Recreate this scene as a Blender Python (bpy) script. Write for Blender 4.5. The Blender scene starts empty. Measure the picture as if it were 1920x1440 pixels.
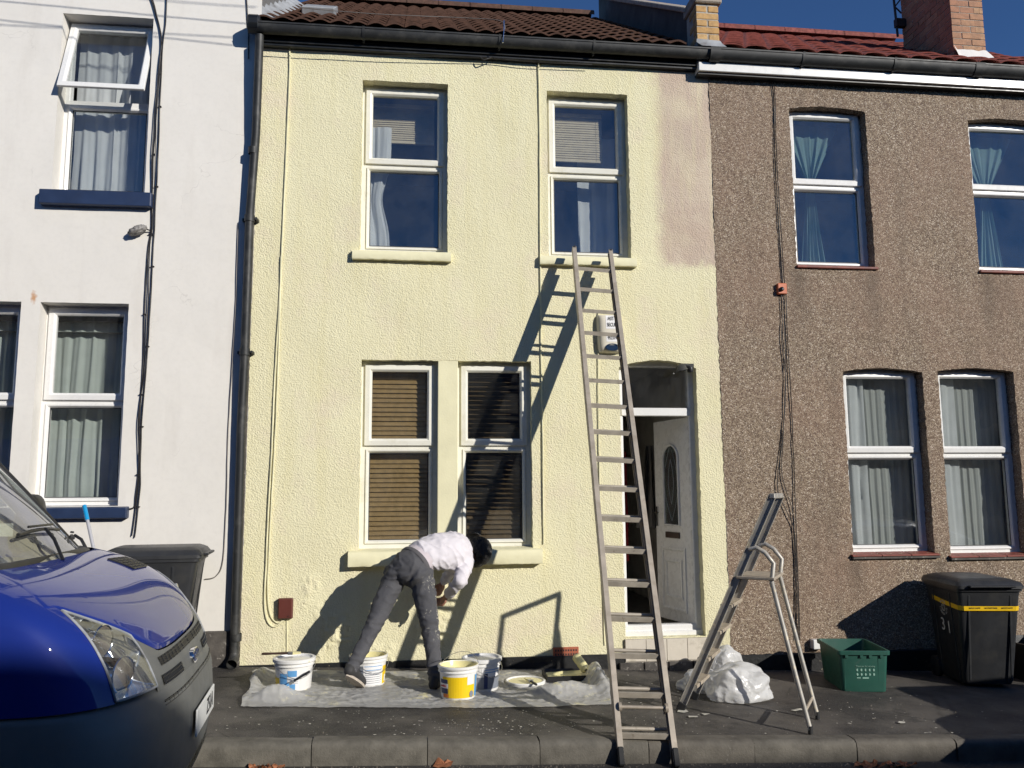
import bpy, bmesh, math, random
import numpy as np
from mathutils import Vector, Matrix, noise

Rd = math.radians
random.seed(7)
S = bpy.context.scene
COL = S.collection

# ---------------------------------------------------------------- camera
CAM = Vector((0.0, -7.5, 1.448))
FPX = 1560.0                      # focal length in pixels of the 1920 px wide photograph
_yw, _pt, _rl = Rd(7.0), Rd(7.4), Rd(-0.4)
FW = Vector((math.sin(_yw) * math.cos(_pt), math.cos(_yw) * math.cos(_pt), math.sin(_pt)))
_r0 = Vector((math.cos(_yw), -math.sin(_yw), 0)); _u0 = _r0.cross(FW)
RT = math.cos(_rl) * _r0 + math.sin(_rl) * _u0
UP = -math.sin(_rl) * _r0 + math.cos(_rl) * _u0
cd = bpy.data.cameras.new('camera')
cd.sensor_fit = 'HORIZONTAL'; cd.sensor_width = 36.0; cd.lens = FPX / 1920 * 36
cd.clip_start = 0.05; cd.clip_end = 2000
cam = bpy.data.objects.new('camera', cd); COL.objects.link(cam)
cam.matrix_world = Matrix(((RT.x, UP.x, -FW.x, CAM.x), (RT.y, UP.y, -FW.y, CAM.y), (RT.z, UP.z, -FW.z, CAM.z), (0, 0, 0, 1)))
S.camera = cam

# ---------------------------------------------------------------- sky and sun
SUN = Vector((0.87, -1.0, 0.545)).normalized()      # towards the sun
_el = math.asin(SUN.z); _az = math.atan2(SUN.x, SUN.y)
w = bpy.data.worlds.new('World'); S.world = w; w.use_nodes = True
nt = w.node_tree; nt.nodes.clear()
sky = nt.nodes.new('ShaderNodeTexSky'); sky.sky_type = 'NISHITA'; sky.sun_disc = False
sky.sun_elevation = _el; sky.sun_rotation = _az; sky.altitude = 50; sky.air_density = 0.75; sky.dust_density = 0.0; sky.ozone_density = 8.0
bg = nt.nodes.new('ShaderNodeBackground'); bg.inputs['Strength'].default_value = 0.10
wo = nt.nodes.new('ShaderNodeOutputWorld')
nt.links.new(sky.outputs[0], bg.inputs[0]); nt.links.new(bg.outputs[0], wo.inputs[0])
sl = bpy.data.lights.new('sun', 'SUN'); sl.energy = 4.5; sl.angle = Rd(0.55); sl.color = (1.0, 0.955, 0.88)
so = bpy.data.objects.new('sun', sl); COL.objects.link(so)
so.rotation_euler = SUN.to_track_quat('Z', 'Y').to_euler()
S.view_settings.view_transform = 'Standard'; S.view_settings.look = 'None'
S.view_settings.exposure = 0.0; S.view_settings.gamma = 1.0; S.view_settings.use_curve_mapping = False
S.cycles.use_denoising = True
S.cycles.max_bounces = 5; S.cycles.diffuse_bounces = 3; S.cycles.glossy_bounces = 3; S.cycles.transparent_max_bounces = 12
S.cycles.use_adaptive_sampling = True; S.cycles.adaptive_threshold = 0.02
S.cycles.caustics_reflective = False; S.cycles.caustics_refractive = False

# ---------------------------------------------------------------- helpers
def ray(px, py): return FW + RT * ((px - 960) / FPX) - UP * ((py - 720) / FPX)
def at(px, py, Y=0.0):
    """point seen at a photograph pixel on the vertical plane y = Y"""
    d = ray(px, py); return CAM + d * ((Y - CAM.y) / d.y)
def atx(px, py, X):
    d = ray(px, py); return CAM + d * ((X - CAM.x) / d.x)
def GZ(x): return -0.037 * (x + 1.3)          # the street falls gently to the right
def gnd(px, py, dz=0.0):
    z = 0.0
    for i in range(25):
        d = ray(px, py); p = CAM + d * ((z - CAM.z) / d.z); z = GZ(p.x) + dz
    return p
def V(*a): return Vector(a)
def mixv(a, b, t): return a + (b - a) * t

def vnoise(x, y, seed=0):
    """vectorised smooth value noise, about -1..1"""
    r = np.random.default_rng(seed).random((128, 128)).astype(np.float64) * 2 - 1
    xi = np.floor(x).astype(int); yi = np.floor(y).astype(int)
    fx = x - xi; fy = y - yi
    fx = fx * fx * (3 - 2 * fx); fy = fy * fy * (3 - 2 * fy)
    g = lambda a, b: r[a % 128, b % 128]
    return (g(xi, yi) * (1 - fx) + g(xi + 1, yi) * fx) * (1 - fy) + (g(xi, yi + 1) * (1 - fx) + g(xi + 1, yi + 1) * fx) * fy

def off(parent):
    v = Vector((0, 0, 0))
    while parent is not None: v += parent.location; parent = parent.parent
    return v
def tag(o, label=None, cat=None, group=None, kind=None):
    if label: o['label'] = label
    if cat: o['category'] = cat
    if group: o['group'] = group
    if kind: o['kind'] = kind
    return o
def thing(name, label, cat, loc=(0, 0, 0), group=None, rz=0.0):
    o = bpy.data.objects.new(name, None); COL.objects.link(o)
    o.location = loc; o.rotation_euler.z = rz; o.empty_display_size = 0.1
    return tag(o, label, cat, group)
def copy_tree(o, parent=None):
    c = o.copy(); COL.objects.link(c); c.parent = parent
    for ch in list(o.children): copy_tree(ch, c)
    return c

class MB:
    """collects shapes into one mesh"""
    def __init__(s): s.v = []; s.f = []; s.m = []; s.mi = 0
    def add(s, vs, fs):
        n = len(s.v); s.v += [tuple(p) for p in vs]; s.f += [[i + n for i in f] for f in fs]; s.m += [s.mi] * len(fs); return s
    def box(s, x0, x1, y0, y1, z0, z1):
        x0, x1 = min(x0, x1), max(x0, x1); y0, y1 = min(y0, y1), max(y0, y1); z0, z1 = min(z0, z1), max(z0, z1)
        return s.add([(x0, y0, z0), (x1, y0, z0), (x1, y1, z0), (x0, y1, z0), (x0, y0, z1), (x1, y0, z1), (x1, y1, z1), (x0, y1, z1)],
                     [(3, 2, 1, 0), (4, 5, 6, 7), (0, 1, 5, 4), (1, 2, 6, 5), (2, 3, 7, 6), (3, 0, 4, 7)])
    def obox(s, c, ax, ay, az):
        """oriented box: centre and three half-axis vectors"""
        c = Vector(c); ax, ay, az = Vector(ax), Vector(ay), Vector(az); P = []
        for k in (-1, 1):
            for a, b in ((-1, -1), (1, -1), (1, 1), (-1, 1)): P.append(c + ax * a + ay * b + az * k)
        return s.add(P, [(3, 2, 1, 0), (4, 5, 6, 7), (0, 1, 5, 4), (1, 2, 6, 5), (2, 3, 7, 6), (3, 0, 4, 7)])
    def beam(s, a, b, side, w, h):
        """rectangular bar from a to b; w across 'side', h across the third axis"""
        a, b = Vector(a), Vector(b); t = (b - a).normalized(); sd = Vector(side); sd = (sd - t * sd.dot(t)).normalized(); n = t.cross(sd)
        return s.obox((a + b) / 2, sd * w / 2, n * h / 2, (b - a) / 2)
    def loft(s, rings, closed=True, caps=True):
        n = len(rings[0]); b = len(s.v); fs = []
        for r in rings: s.v += [tuple(p) for p in r]
        for i in range(len(rings) - 1):
            for j in range(n if closed else n - 1):
                k = (j + 1) % n; fs.append([b + i * n + j, b + i * n + k, b + (i + 1) * n + k, b + (i + 1) * n + j])
        if caps and closed:
            fs.append([b + j for j in range(n)][::-1]); fs.append([b + (len(rings) - 1) * n + j for j in range(n)])
        s.f += fs; s.m += [s.mi] * len(fs); return s
    def tube(s, pts, r, n=8, caps=True):
        pts = [Vector(p) for p in pts]; rings = []
        up = Vector((0, 0, 1)); t0 = (pts[1] - pts[0]).normalized()
        if abs(t0.dot(up)) > .9: up = Vector((0, 1, 0))
        for i, p in enumerate(pts):
            t = ((pts[min(i + 1, len(pts) - 1)] - pts[max(i - 1, 0)])).normalized()
            a = t.cross(up).normalized(); c = a.cross(t); up = c if abs(c.dot(t)) < .5 else up
            rr = r[i] if isinstance(r, (list, tuple)) else r
            rings.append([p + (a * math.cos(k * 2 * math.pi / n) + c * math.sin(k * 2 * math.pi / n)) * rr for k in range(n)])
        return s.loft(rings, True, caps)
    def lathe(s, prof, c=(0, 0, 0), n=32, caps=False):
        c = Vector(c)
        return s.loft([[c + Vector((r * math.cos(k * 2 * math.pi / n), r * math.sin(k * 2 * math.pi / n), z)) for k in range(n)] for r, z in prof], True, caps)
    def ring(s, x0, x1, z0, z1, prof, close=False):
        """mitred profile (inset, y) swept round a rectangle in the xz plane"""
        L = []
        for i, y in prof: L.append([(x0 + i, y, z0 + i), (x1 - i, y, z0 + i), (x1 - i, y, z1 - i), (x0 + i, y, z1 - i)])
        if close: L.append(L[0])
        return s.loft(L, True, False)
    def prism_x(s, poly, x0, x1):
        n = len(poly); return s.loft([[(x, p[0], p[1]) for p in poly] for x in (x0, x1)], True, True)
    def grid(s, fn, nu, nv, flip=False):
        b = len(s.v); fs = []
        for i in range(nu + 1):
            for j in range(nv + 1): s.v.append(tuple(fn(i / nu, j / nv)))
        for i in range(nu):
            for j in range(nv):
                q = [b + i * (nv + 1) + j, b + (i + 1) * (nv + 1) + j, b + (i + 1) * (nv + 1) + j + 1, b + i * (nv + 1) + j + 1]
                fs.append(q[::-1] if flip else q)
        s.f += fs; s.m += [s.mi] * len(fs); return s
    def mesh(s, name, mats, o=None, smooth=None):
        me = bpy.data.meshes.new(name)
        vs = np.array(s.v, dtype=float)
        if o is not None: vs = vs - np.array(o)
        me.from_pydata(vs.tolist(), [], s.f)
        for m in (mats if isinstance(mats, (list, tuple)) else [mats]): me.materials.append(m)
        if any(s.m): me.polygons.foreach_set('material_index', s.m)
        if smooth is not None:
            me.shade_smooth(); me.set_sharp_from_angle(angle=Rd(smooth))
        return me
    def build(s, name, mats, parent=None, smooth=None, bev=0, seg=1, local=False, fixn=False):
        me = s.mesh(name, mats, None if local else off(parent), smooth)
        if fixn:
            bm = bmesh.new(); bm.from_mesh(me); bmesh.ops.recalc_face_normals(bm, faces=bm.faces); bm.to_mesh(me); bm.free()
        o = bpy.data.objects.new(name, me); COL.objects.link(o); o.parent = parent
        if bev:
            b = o.modifiers.new('bevel', 'BEVEL'); b.width = bev; b.segments = seg; b.limit_method = 'ANGLE'; b.angle_limit = Rd(40)
            b.harden_normals = False
        return o

def bake(o):
    """mesh of an object with its modifiers applied, evaluated alone in a scratch scene"""
    ts = bpy.data.scenes.new('scratch'); ts.collection.objects.link(o)
    vl = ts.view_layers[0]; vl.update(); dg = vl.depsgraph; dg.update()
    me = bpy.data.meshes.new_from_object(o.evaluated_get(dg)); bpy.data.objects.remove(o); bpy.data.scenes.remove(ts)
    return me
def text_mesh(txt, size, name='lettering', mat=None, align='CENTER', extrude=0.0008, space=1.0):
    c = bpy.data.curves.new('t', 'FONT'); c.body = txt; c.size = size; c.align_x = align; c.align_y = 'CENTER'; c.extrude = extrude; c.space_character = space
    me = bake(bpy.data.objects.new('t', c)); bpy.data.curves.remove(c)
    me.name = name; me.materials.clear()
    if mat: me.materials.append(mat)
    return me
def put_text(txt, size, mat, loc, xdir, ydir, parent=None, name='lettering', local=False, sx=1.0, align='CENTER'):
    me = text_mesh(txt, size, name, mat, align)
    X = Vector(xdir).normalized(); Y = Vector(ydir).normalized(); Z = X.cross(Y)
    p = Vector(loc) - (Vector((0, 0, 0)) if local else off(parent))
    me.transform(Matrix(((X.x * sx, Y.x, Z.x, p.x), (X.y * sx, Y.y, Z.y, p.y), (X.z * sx, Y.z, Z.z, p.z), (0, 0, 0, 1))))
    o = bpy.data.objects.new(name, me); COL.objects.link(o); o.parent = parent
    return o

# ---------------------------------------------------------------- materials
class NT:
    def __init__(s, name):
        s.mat = bpy.data.materials.new(name); s.mat.use_nodes = True; s.t = s.mat.node_tree; s.t.nodes.clear()
        s.out = s.n('OutputMaterial'); s.pos = s.n('NewGeometry').outputs['Position']
    def n(s, ty, **kw):
        nd = s.t.nodes.new('ShaderNode' + ty)
        for k, v in kw.items(): setattr(nd, k, v)
        return nd
    def l(s, a, b): s.t.links.new(a, b)
    def set(s, nd, **kw):
        for k, v in kw.items():
            k = k.replace('_', ' ')
            if hasattr(v, 'is_linked') or isinstance(v, bpy.types.NodeSocket): s.l(v, nd.inputs[k])
            else: nd.inputs[k].default_value = v
        return nd
    def noise(s, scale, detail=3, rough=.55, vec=None, dist=0.0):
        nd = s.n('TexNoise'); s.l(vec or s.pos, nd.inputs['Vector'])
        nd.inputs['Scale'].default_value = scale; nd.inputs['Detail'].default_value = detail; nd.inputs['Roughness'].default_value = rough; nd.inputs['Distortion'].default_value = dist
        return nd.outputs['Fac']
    def voro(s, scale, out='Distance', vec=None, feature='F1', rnd=1.0):
        nd = s.n('TexVoronoi', feature=feature); s.l(vec or s.pos, nd.inputs['Vector']); nd.inputs['Scale'].default_value = scale; nd.inputs['Randomness'].default_value = rnd
        return nd.outputs[out]
    def ramp(s, fac, a, b, c0=(0, 0, 0, 1), c1=(1, 1, 1, 1), interp='LINEAR'):
        nd = s.n('ValToRGB'); s.l(fac, nd.inputs[0]); e = nd.color_ramp.elements; nd.color_ramp.interpolation = interp
        e[0].position = a; e[1].position = b; e[0].color = c0; e[1].color = c1; return nd.outputs[0]
    def mix(s, fac, a, b, mode='MIX'):
        nd = s.n('Mix', data_type='RGBA', blend_type=mode)
        for i, x in ((0, fac), (6, a), (7, b)):
            if isinstance(x, bpy.types.NodeSocket): s.l(x, nd.inputs[i])
            else: nd.inputs[i].default_value = x if i == 0 else (tuple(x) + (1,) if len(x) == 3 else x)
        return nd.outputs[2]
    def math(s, op, a, b=0.0, c=None):
        nd = s.n('Math', operation=op)
        for i, x in enumerate((a, b) if c is None else (a, b, c)):
            if isinstance(x, bpy.types.NodeSocket): s.l(x, nd.inputs[i])
            else: nd.inputs[i].default_value = x
        return nd.outputs[0]
    def xyz(s):
        nd = s.n('SeparateXYZ'); s.l(s.pos, nd.inputs[0]); return nd.outputs
    def bump(s, h, strength=.5, dist=.01, normal=None):
        nd = s.n('Bump'); s.l(h, nd.inputs['Height']); nd.inputs['Strength'].default_value = strength; nd.inputs['Distance'].default_value = dist
        if normal: s.l(normal, nd.inputs['Normal'])
        return nd.outputs[0]
    def scaled(s, sx, sy, sz):
        nd = s.n('VectorMath', operation='MULTIPLY'); s.l(s.pos, nd.inputs[0]); nd.inputs[1].default_value = (sx, sy, sz); return nd.outputs[0]
    def bsdf(s, col, rough=.6, metal=0.0, normal=None, **kw):
        b = s.n('BsdfPrincipled')
        for k, x in (('Base Color', col), ('Roughness', rough), ('Metallic', metal)):
            if isinstance(x, bpy.types.NodeSocket): s.l(x, b.inputs[k])
            else: b.inputs[k].default_value = (tuple(x) + (1,)) if k == 'Base Color' else x
        if normal: s.l(normal, b.inputs['Normal'])
        for k, x in kw.items():
            k = k.replace('_', ' ')
            if isinstance(x, bpy.types.NodeSocket): s.l(x, b.inputs[k])
            else: b.inputs[k].default_value = x
        return b
    def done(s, sh): s.l(sh.outputs[0] if hasattr(sh, 'outputs') else sh, s.out.inputs['Surface']); return s.mat

def simple(name, col, rough=.55, metal=0.0, var=.12, vs=5.0, bump=0.0, bs=120.0, dirt=None, dscale=4.0, dlo=.55, dhi=.75, **kw):
    """plain surface: colour with slight unevenness, optional grain relief and wear of another colour"""
    N = NT(name); c = tuple(col)
    dark = tuple(max(0, x * (1 - var)) for x in c); lite = tuple(min(1, x * (1 + var)) for x in c)
    cc = N.mix(N.ramp(N.noise(vs, 5), .3, .7), dark, lite)
    if dirt: cc = N.mix(N.ramp(N.noise(dscale, 6, .65), dlo, dhi), cc, dirt)
    nm = N.bump(N.noise(bs, 2), bump, .004) if bump else None
    rr = N.math('MULTIPLY_ADD', N.noise(vs * 3, 4), .25, rough - .125)
    return N.done(N.bsdf(cc, rr, metal, nm, **kw))
# ---------------------------------------------------------------- named materials
def render_mat(name, base, alt, patches=None, speck=None, scale=60, bstr=.5, bdist=.006):
    N = NT(name)
    col = N.mix(N.ramp(N.noise(1.3, 4), .35, .68), base, alt)
    col = N.mix(N.math('MULTIPLY', N.ramp(N.noise(22, 3), .45, .8), .25), col, tuple(x * .8 for x in base))
    if patches: col = patches(N, col)
    if speck:
        v = N.voro(26, 'Distance'); m = N.ramp(v, .04, .07, (1, 1, 1, 1), (0, 0, 0, 1))
        m = N.math('MULTIPLY', m, N.ramp(N.noise(3.1, 2), .5, .6)); col = N.mix(m, col, speck)
    h = N.noise(scale, 2, .5)
    return N.done(N.bsdf(col, .85, 0, N.bump(h, bstr, bdist), Specular_IOR_Level=.25))
def yellow_patches(N, col):
    X, Y, Z = N.xyz(); e = N.math('ADD', N.math('MULTIPLY', N.noise(4, 4, .6), .6), N.math('MULTIPLY', N.noise(26, 4, .7), .4))
    fx = N.math('ADD', N.math('SUBTRACT', X, at(1222, 300).x), N.math('MULTIPLY_ADD', e, .28, -.14))
    fz = N.math('ADD', N.math('SUBTRACT', Z, at(1290, 508).z), N.math('MULTIPLY_ADD', N.noise(12, 5, .7), .30, -.15))
    m = N.math('MULTIPLY', N.ramp(fx, .0, .12), N.ramp(fz, .0, .11))
    pink = N.mix(N.ramp(N.noise(2.2, 4), .4, .7), (.57, .465, .365), (.55, .43, .335))
    col = N.mix(m, col, pink)
    # old patches of paler paint
    m2 = N.math('MULTIPLY', N.ramp(N.noise(1.0, 3, .5), .56, .68), .5)
    col = N.mix(m2, col, (.81, .76, .51))
    rb = N.noise(2.0, 3, .5, N.scaled(3.5, 1, .35)); col = N.mix(N.math('MULTIPLY', N.ramp(rb, .48, .70), .5), col, (.73, .67, .40))
    dp_ = N.noise(3.0, 5, .7, N.scaled(1, 1, .6)); col = N.mix(N.math('MULTIPLY', N.math('MULTIPLY', N.ramp(Z, .02, .45, (1, 1, 1, 1), (0, 0, 0, 1)), N.ramp(dp_, .45, .65)), .45), col, (.52, .46, .30))
    m3 = N.math('MULTIPLY', N.ramp(N.noise(1.9, 5, .6), .52, .68), .62)
    return N.mix(m3, col, (.75, .655, .49))
M_yellow = render_mat('yellow_masonry_paint', (.79, .74, .495), (.765, .71, .465), yellow_patches, (.42, .36, .2), 72, .9, .010)
M_ysill = simple('yellow_sill_paint', (.775, .73, .48), .6, var=.06, bump=.3, bs=60)

def white_patches(N, col):
    X, Y, Z = N.xyz()
    st = N.noise(1.2, 5, .6, N.scaled(3.0, 1, .5))
    col = N.mix(N.math('MULTIPLY', N.ramp(st, .56, .78), .40), col, (.57, .53, .47))
    wv = N.n('VectorMath', operation='ADD'); N.l(N.pos, wv.inputs[0]); nd = N.n('TexNoise'); N.l(N.pos, nd.inputs['Vector']); nd.inputs['Scale'].default_value = 3.0; nd.inputs['Detail'].default_value = 4; N.l(nd.outputs['Color'], wv.inputs[1])
    ck = N.ramp(N.voro(1.15, 'Distance', wv.outputs[0], 'DISTANCE_TO_EDGE'), .0, .006, (1, 1, 1, 1), (0, 0, 0, 1))
    ck = N.math('MULTIPLY', ck, N.math('MULTIPLY', N.ramp(N.noise(.9, 3), .52, .60), .45)); col = N.mix(ck, col, (.36, .33, .30))
    rc = at(63, 557); d = N.n('VectorMath', operation='DISTANCE'); sc = N.scaled(1, 1, .45); N.l(sc, d.inputs[0]); d.inputs[1].default_value = (rc.x, 0, rc.z * .45)
    rs_ = N.math('MULTIPLY', N.ramp(N.math('ADD', d.outputs['Value'], N.math('MULTIPLY_ADD', N.noise(40, 4), .05, -.02)), .012, .035, (1, 1, 1, 1), (0, 0, 0, 1)), .8)
    return N.mix(rs_, col, (.50, .22, .06))
M_white = render_mat('white_wall_paint', (.775, .742, .680), (.75, .717, .655), white_patches, None, 30, .10, .004)
M_whitepaint = simple('white_paint_smooth', (.77, .745, .70), .6, var=.05, dirt=(.5, .45, .38), dscale=3, dlo=.62, dhi=.85)

def pebble():
    N = NT('pebbledash')
    wp = N.scaled(1, 1, 1)
    cell = N.voro(105, 'Color'); sep = N.n('SeparateColor'); N.l(cell, sep.inputs[0])
    r = N.n('ValToRGB'); N.l(sep.outputs[0], r.inputs[0]); cr = r.color_ramp; cr.interpolation = 'CONSTANT'
    e = cr.elements; e[0].position = 0; e[0].color = (.175, .125, .088, 1); e[1].position = .28; e[1].color = (.325, .255, .178, 1)
    for p, c in ((.55, (.27, .203, .143, 1)), (.72, (.44, .35, .26, 1)), (.88, (.60, .51, .405, 1)), (.95, (.13, .09, .07, 1))):
        q = e.new(p); q.color = c
    col = N.mix(N.math('MULTIPLY', N.ramp(N.noise(.8, 5, .6), .45, .70), .45), r.outputs[0], (.34, .215, .152))
    st = N.noise(1.4, 5, .6, N.scaled(2.4, 1, .35))
    col = N.mix(N.math('MULTIPLY', N.ramp(st, .52, .72), .45), col, (.13, .10, .075))
    X, Y, Z = N.xyz()
    for sx, sz, ln in ((at(1500, 505).x, at(1500, 505).z, .9), (at(1635, 510).x, at(1635, 510).z, 1.1), (at(1850, 515).x, at(1850, 515).z, 1.0), (at(1600, 1050).x, at(1600, 1050).z, .5), (at(1765, 1050).x, at(1765, 1050).z, .6)):
        a = N.math('ABSOLUTE', N.math('SUBTRACT', X, N.math('MULTIPLY_ADD', N.noise(3, 3), .16, sx - .08)))
        m = N.math('MULTIPLY', N.ramp(a, .02, .13, (1, 1, 1, 1), (0, 0, 0, 1)), N.ramp(N.math('SUBTRACT', sz, Z), .0, .02)); m = N.math('MULTIPLY', m, N.ramp(N.math('SUBTRACT', sz, Z), .1, ln, (1, 1, 1, 1), (0, 0, 0, 1)))
        col = N.mix(N.math('MULTIPLY', m, .5), col, (.10, .08, .06))
    d = N.voro(105); gap = N.ramp(d, .42, .75)
    col = N.mix(N.math('MULTIPLY', gap, .45), col, (.15, .105, .075))
    h = N.math('SUBTRACT', 1.0, d)
    return N.done(N.bsdf(col, .8, 0, N.bump(h, .8, .007), Specular_IOR_Level=.3))
M_pebble = pebble()

M_upvc = simple('white_upvc', (.80, .79, .76), .28, var=.03, dirt=(.55, .52, .46), dscale=5, dlo=.62, dhi=.95)
M_upvc_y = simple('cream_upvc', (.80, .78, .68), .3, var=.04, dirt=(.62, .58, .42), dscale=6, dlo=.55, dhi=.9)
M_gasket = simple('black_gasket', (.02, .02, .022), .6)
M_blue = simple('blue_sill_paint', (.020, .036, .085), .45, var=.2, dirt=(.25, .25, .27), dscale=14, dlo=.68, dhi=.78)
M_black = simple('black_fascia_paint', (.012, .013, .013), .4, var=.25, dirt=(.05, .048, .044), dscale=9, dlo=.55, dhi=.8)
M_gutter = simple('black_gutter_plastic', (.018, .019, .019), .55, var=.25, dirt=(.075, .072, .065), dscale=7, dlo=.5, dhi=.8)
M_lead = simple('grey_lead_flashing', (.30, .31, .32), .6, var=.25, vs=9, dirt=(.12, .11, .10), dscale=8)
M_mortar = simple('cement_mortar', (.42, .38, .32), .9, var=.25, vs=14, bump=.6, bs=70, dirt=(.18, .15, .12), dscale=6)
M_render_dark = simple('dark_render', (.085, .08, .075), .9, var=.3, vs=4, bump=.5, bs=40, dirt=(.17, .15, .13), dscale=4, dlo=.6, dhi=.8)  # very dark base colour with paler blotches
M_stone = simple('weathered_coping_stone', (.36, .31, .25), .9, var=.25, vs=7, bump=.5, bs=60, dirt=(.12, .11, .09), dscale=6)
M_quarry = simple('red_quarry_tile', (.23, .065, .045), .5, var=.3, vs=9, dirt=(.10, .05, .04), dscale=7)
def tile_mat(name, a, b, grime, glo=.5):
    N = NT(name)
    oi = N.n('ObjectInfo'); v = N.math('FRACT', N.math('MULTIPLY', oi.outputs['Random'], 7.3))
    col = N.mix(v, a, b)
    col = N.mix(N.ramp(N.noise(14, 5, .7), .42, .7), tuple(x * .55 for x in a), col)
    col = N.mix(N.math('MULTIPLY', N.ramp(N.noise(3, 5, .65), glo, .78), .7), col, grime)
    col = N.mix(N.math('MULTIPLY', N.ramp(N.noise(21, 5, .7), .60, .68), .6), col, (.11, .10, .045))
    return N.done(N.bsdf(col, .85, 0, N.bump(N.noise(150, 3), .4, .003)))
M_tile_b = tile_mat('brown_roof_tile', (.13, .062, .040), (.18, .085, .052), (.09, .065, .04))
M_edge_b = simple('brown_tile_edge', (.11, .055, .036), .9, var=.35, vs=18)
M_edge_r = simple('red_tile_edge', (.25, .065, .05), .9, var=.3, vs=18)
M_tile_r = tile_mat('red_roof_tile', (.30, .080, .062), (.37, .11, .085), (.17, .07, .055), .6)
def brick_mat(name, a, b, soot):
    N = NT(name); oi = N.n('ObjectInfo')
    col = N.mix(oi.outputs['Random'], a, b)
    col = N.mix(N.math('MULTIPLY', N.ramp(N.noise(16, 5, .65), .42, .75), .75), col, soot)
    return N.done(N.bsdf(col, .9, 0, N.bump(N.noise(90, 4), .6, .005)))
M_brick_y = brick_mat('buff_brick', (.56, .33, .125), (.62, .40, .18), (.24, .15, .08))
M_brick_r = brick_mat('red_brick', (.42, .20, .12), (.50, .30, .17), (.19, .12, .085))

def glass_mat(name, base=.07, tint=(.97, .985, .98), dust=0.0, tr=.95):
    N = NT(name)
    lw = N.n('LayerWeight'); lw.inputs['Blend'].default_value = .5
    f = N.math('POWER', lw.outputs['Facing'], 3.0)
    f = N.math('MULTIPLY_ADD', f, .75, base)
    t = N.n('BsdfTransparent'); t.inputs[0].default_value = tuple(tr * x for x in tint) + (1,)
    g = N.n('BsdfGlossy'); g.inputs['Roughness'].default_value = .006; g.inputs['Color'].default_value = (.95, .97, 1, 1); N.l(N.bump(N.noise(2.2, 2), .25, .012), g.inputs['Normal'])
    m = N.n('MixShader'); N.l(f, m.inputs[0]); N.l(t.outputs[0], m.inputs[1]); N.l(g.outputs[0], m.inputs[2])
    sh = m
    if dust:
        d = N.n('BsdfDiffuse'); d.inputs[0].default_value = (.62, .60, .55, 1)
        k = N.n('MixShader'); N.l(N.math('MULTIPLY', N.ramp(N.noise(3.2, 6, .65), .3, .8), dust), k.inputs[0]); N.l(m.outputs[0], k.inputs[1]); N.l(d.outputs[0], k.inputs[2]); sh = k
    return N.done(sh)
M_glass = glass_mat('window_glass', .085, dust=.03)
M_screen = glass_mat('windscreen_glass', .10, (.86, .93, .88), .30, .75)
M_frost = glass_mat('leaded_door_glass', .06, (.55, .6, .6), .10)
def cloth_mat(name, col, trans=.35, rough=.9):
    N = NT(name)
    c = N.mix(N.ramp(N.noise(6, 4), .3, .7), tuple(x * .88 for x in col), col)
    d = N.n('BsdfDiffuse'); t = N.n('BsdfTranslucent'); N.l(c, d.inputs[0]); N.l(c, t.inputs[0])
    m = N.n('MixShader'); m.inputs[0].default_value = trans; N.l(d.outputs[0], m.inputs[1]); N.l(t.outputs[0], m.inputs[2])
    return N.done(m)
M_curt_w = cloth_mat('white_curtain', (.80, .82, .83), .3)
M_curt_g = cloth_mat('pale_green_curtain', (.70, .76, .71), .3)
M_curt_t = cloth_mat('teal_curtain', (.25, .38, .36), .3)
def net():
    N = NT('net_curtain'); d = N.n('BsdfDiffuse'); d.inputs[0].default_value = (.80, .83, .80, 1); t = N.n('BsdfTransparent'); m = N.n('MixShader'); m.inputs[0].default_value = .52
    N.l(d.outputs[0], m.inputs[1]); N.l(t.outputs[0], m.inputs[2]); return N.done(m)
M_net = net()
M_slat = simple('wooden_blind_slat', (.36, .235, .10), .45, var=.2, vs=20)
M_slat_d = simple('dark_wood_blind_slat', (.13, .085, .04), .5, var=.25, vs=20)
M_slat_c = simple('cream_blind_slat', (.58, .50, .36), .5, var=.08, vs=20)
M_room = simple('room_wall_paint', (.17, .165, .155), .9, var=.1)
M_hall = simple('hall_wall_paint', (.66, .63, .57), .9, var=.15)

def asphalt(name, c0, c1, wet=.0):
    N = NT(name)
    base = N.mix(N.ramp(N.noise(1.0, 6, .65), .43, .57), c0, c1)
    ck = N.ramp(N.voro(.9, 'Distance', None, 'DISTANCE_TO_EDGE'), .002, .012, (1, 1, 1, 1), (0, 0, 0, 1)); ck = N.math('MULTIPLY', ck, N.ramp(N.noise(1.4, 3), .48, .6)); base = N.mix(N.math('MULTIPLY', ck, .7), base, (.012, .011, .010))
    base = N.mix(N.math('MULTIPLY', N.ramp(N.noise(2.7, 4, .6), .60, .64), .55), base, (.020, .019, .018))
    agg = N.voro(190, 'Color'); sp = N.n('SeparateColor'); N.l(agg, sp.inputs[0])
    base = N.mix(N.math('MULTIPLY', N.ramp(sp.outputs[0], .5, 1.0), .45), base, (.13, .12, .105))
    base = N.mix(N.math('MULTIPLY', N.ramp(N.noise(7, 6, .7), .6, .78), .4), base, (.10, .09, .078))
    scuff = N.math('MULTIPLY', N.ramp(N.noise(5, 7, .75, N.scaled(1, 2.2, 1)), .66, .73), N.ramp(N.noise(1.6, 3), .42, .6))
    base = N.mix(N.math('MULTIPLY', scuff, .7), base, (.36, .34, .30))
    r = N.math('MULTIPLY_ADD', N.noise(2.2, 4), .5, .42)
    return N.done(N.bsdf(base, r, 0, N.bump(N.math('ADD', N.voro(170), N.noise(60, 3)), .55, .004)))
M_pave = asphalt('pavement_asphalt', (.030, .027, .025), (.105, .094, .081))
M_road = asphalt('road_asphalt', (.04, .036, .032), (.058, .052, .046))
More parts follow.
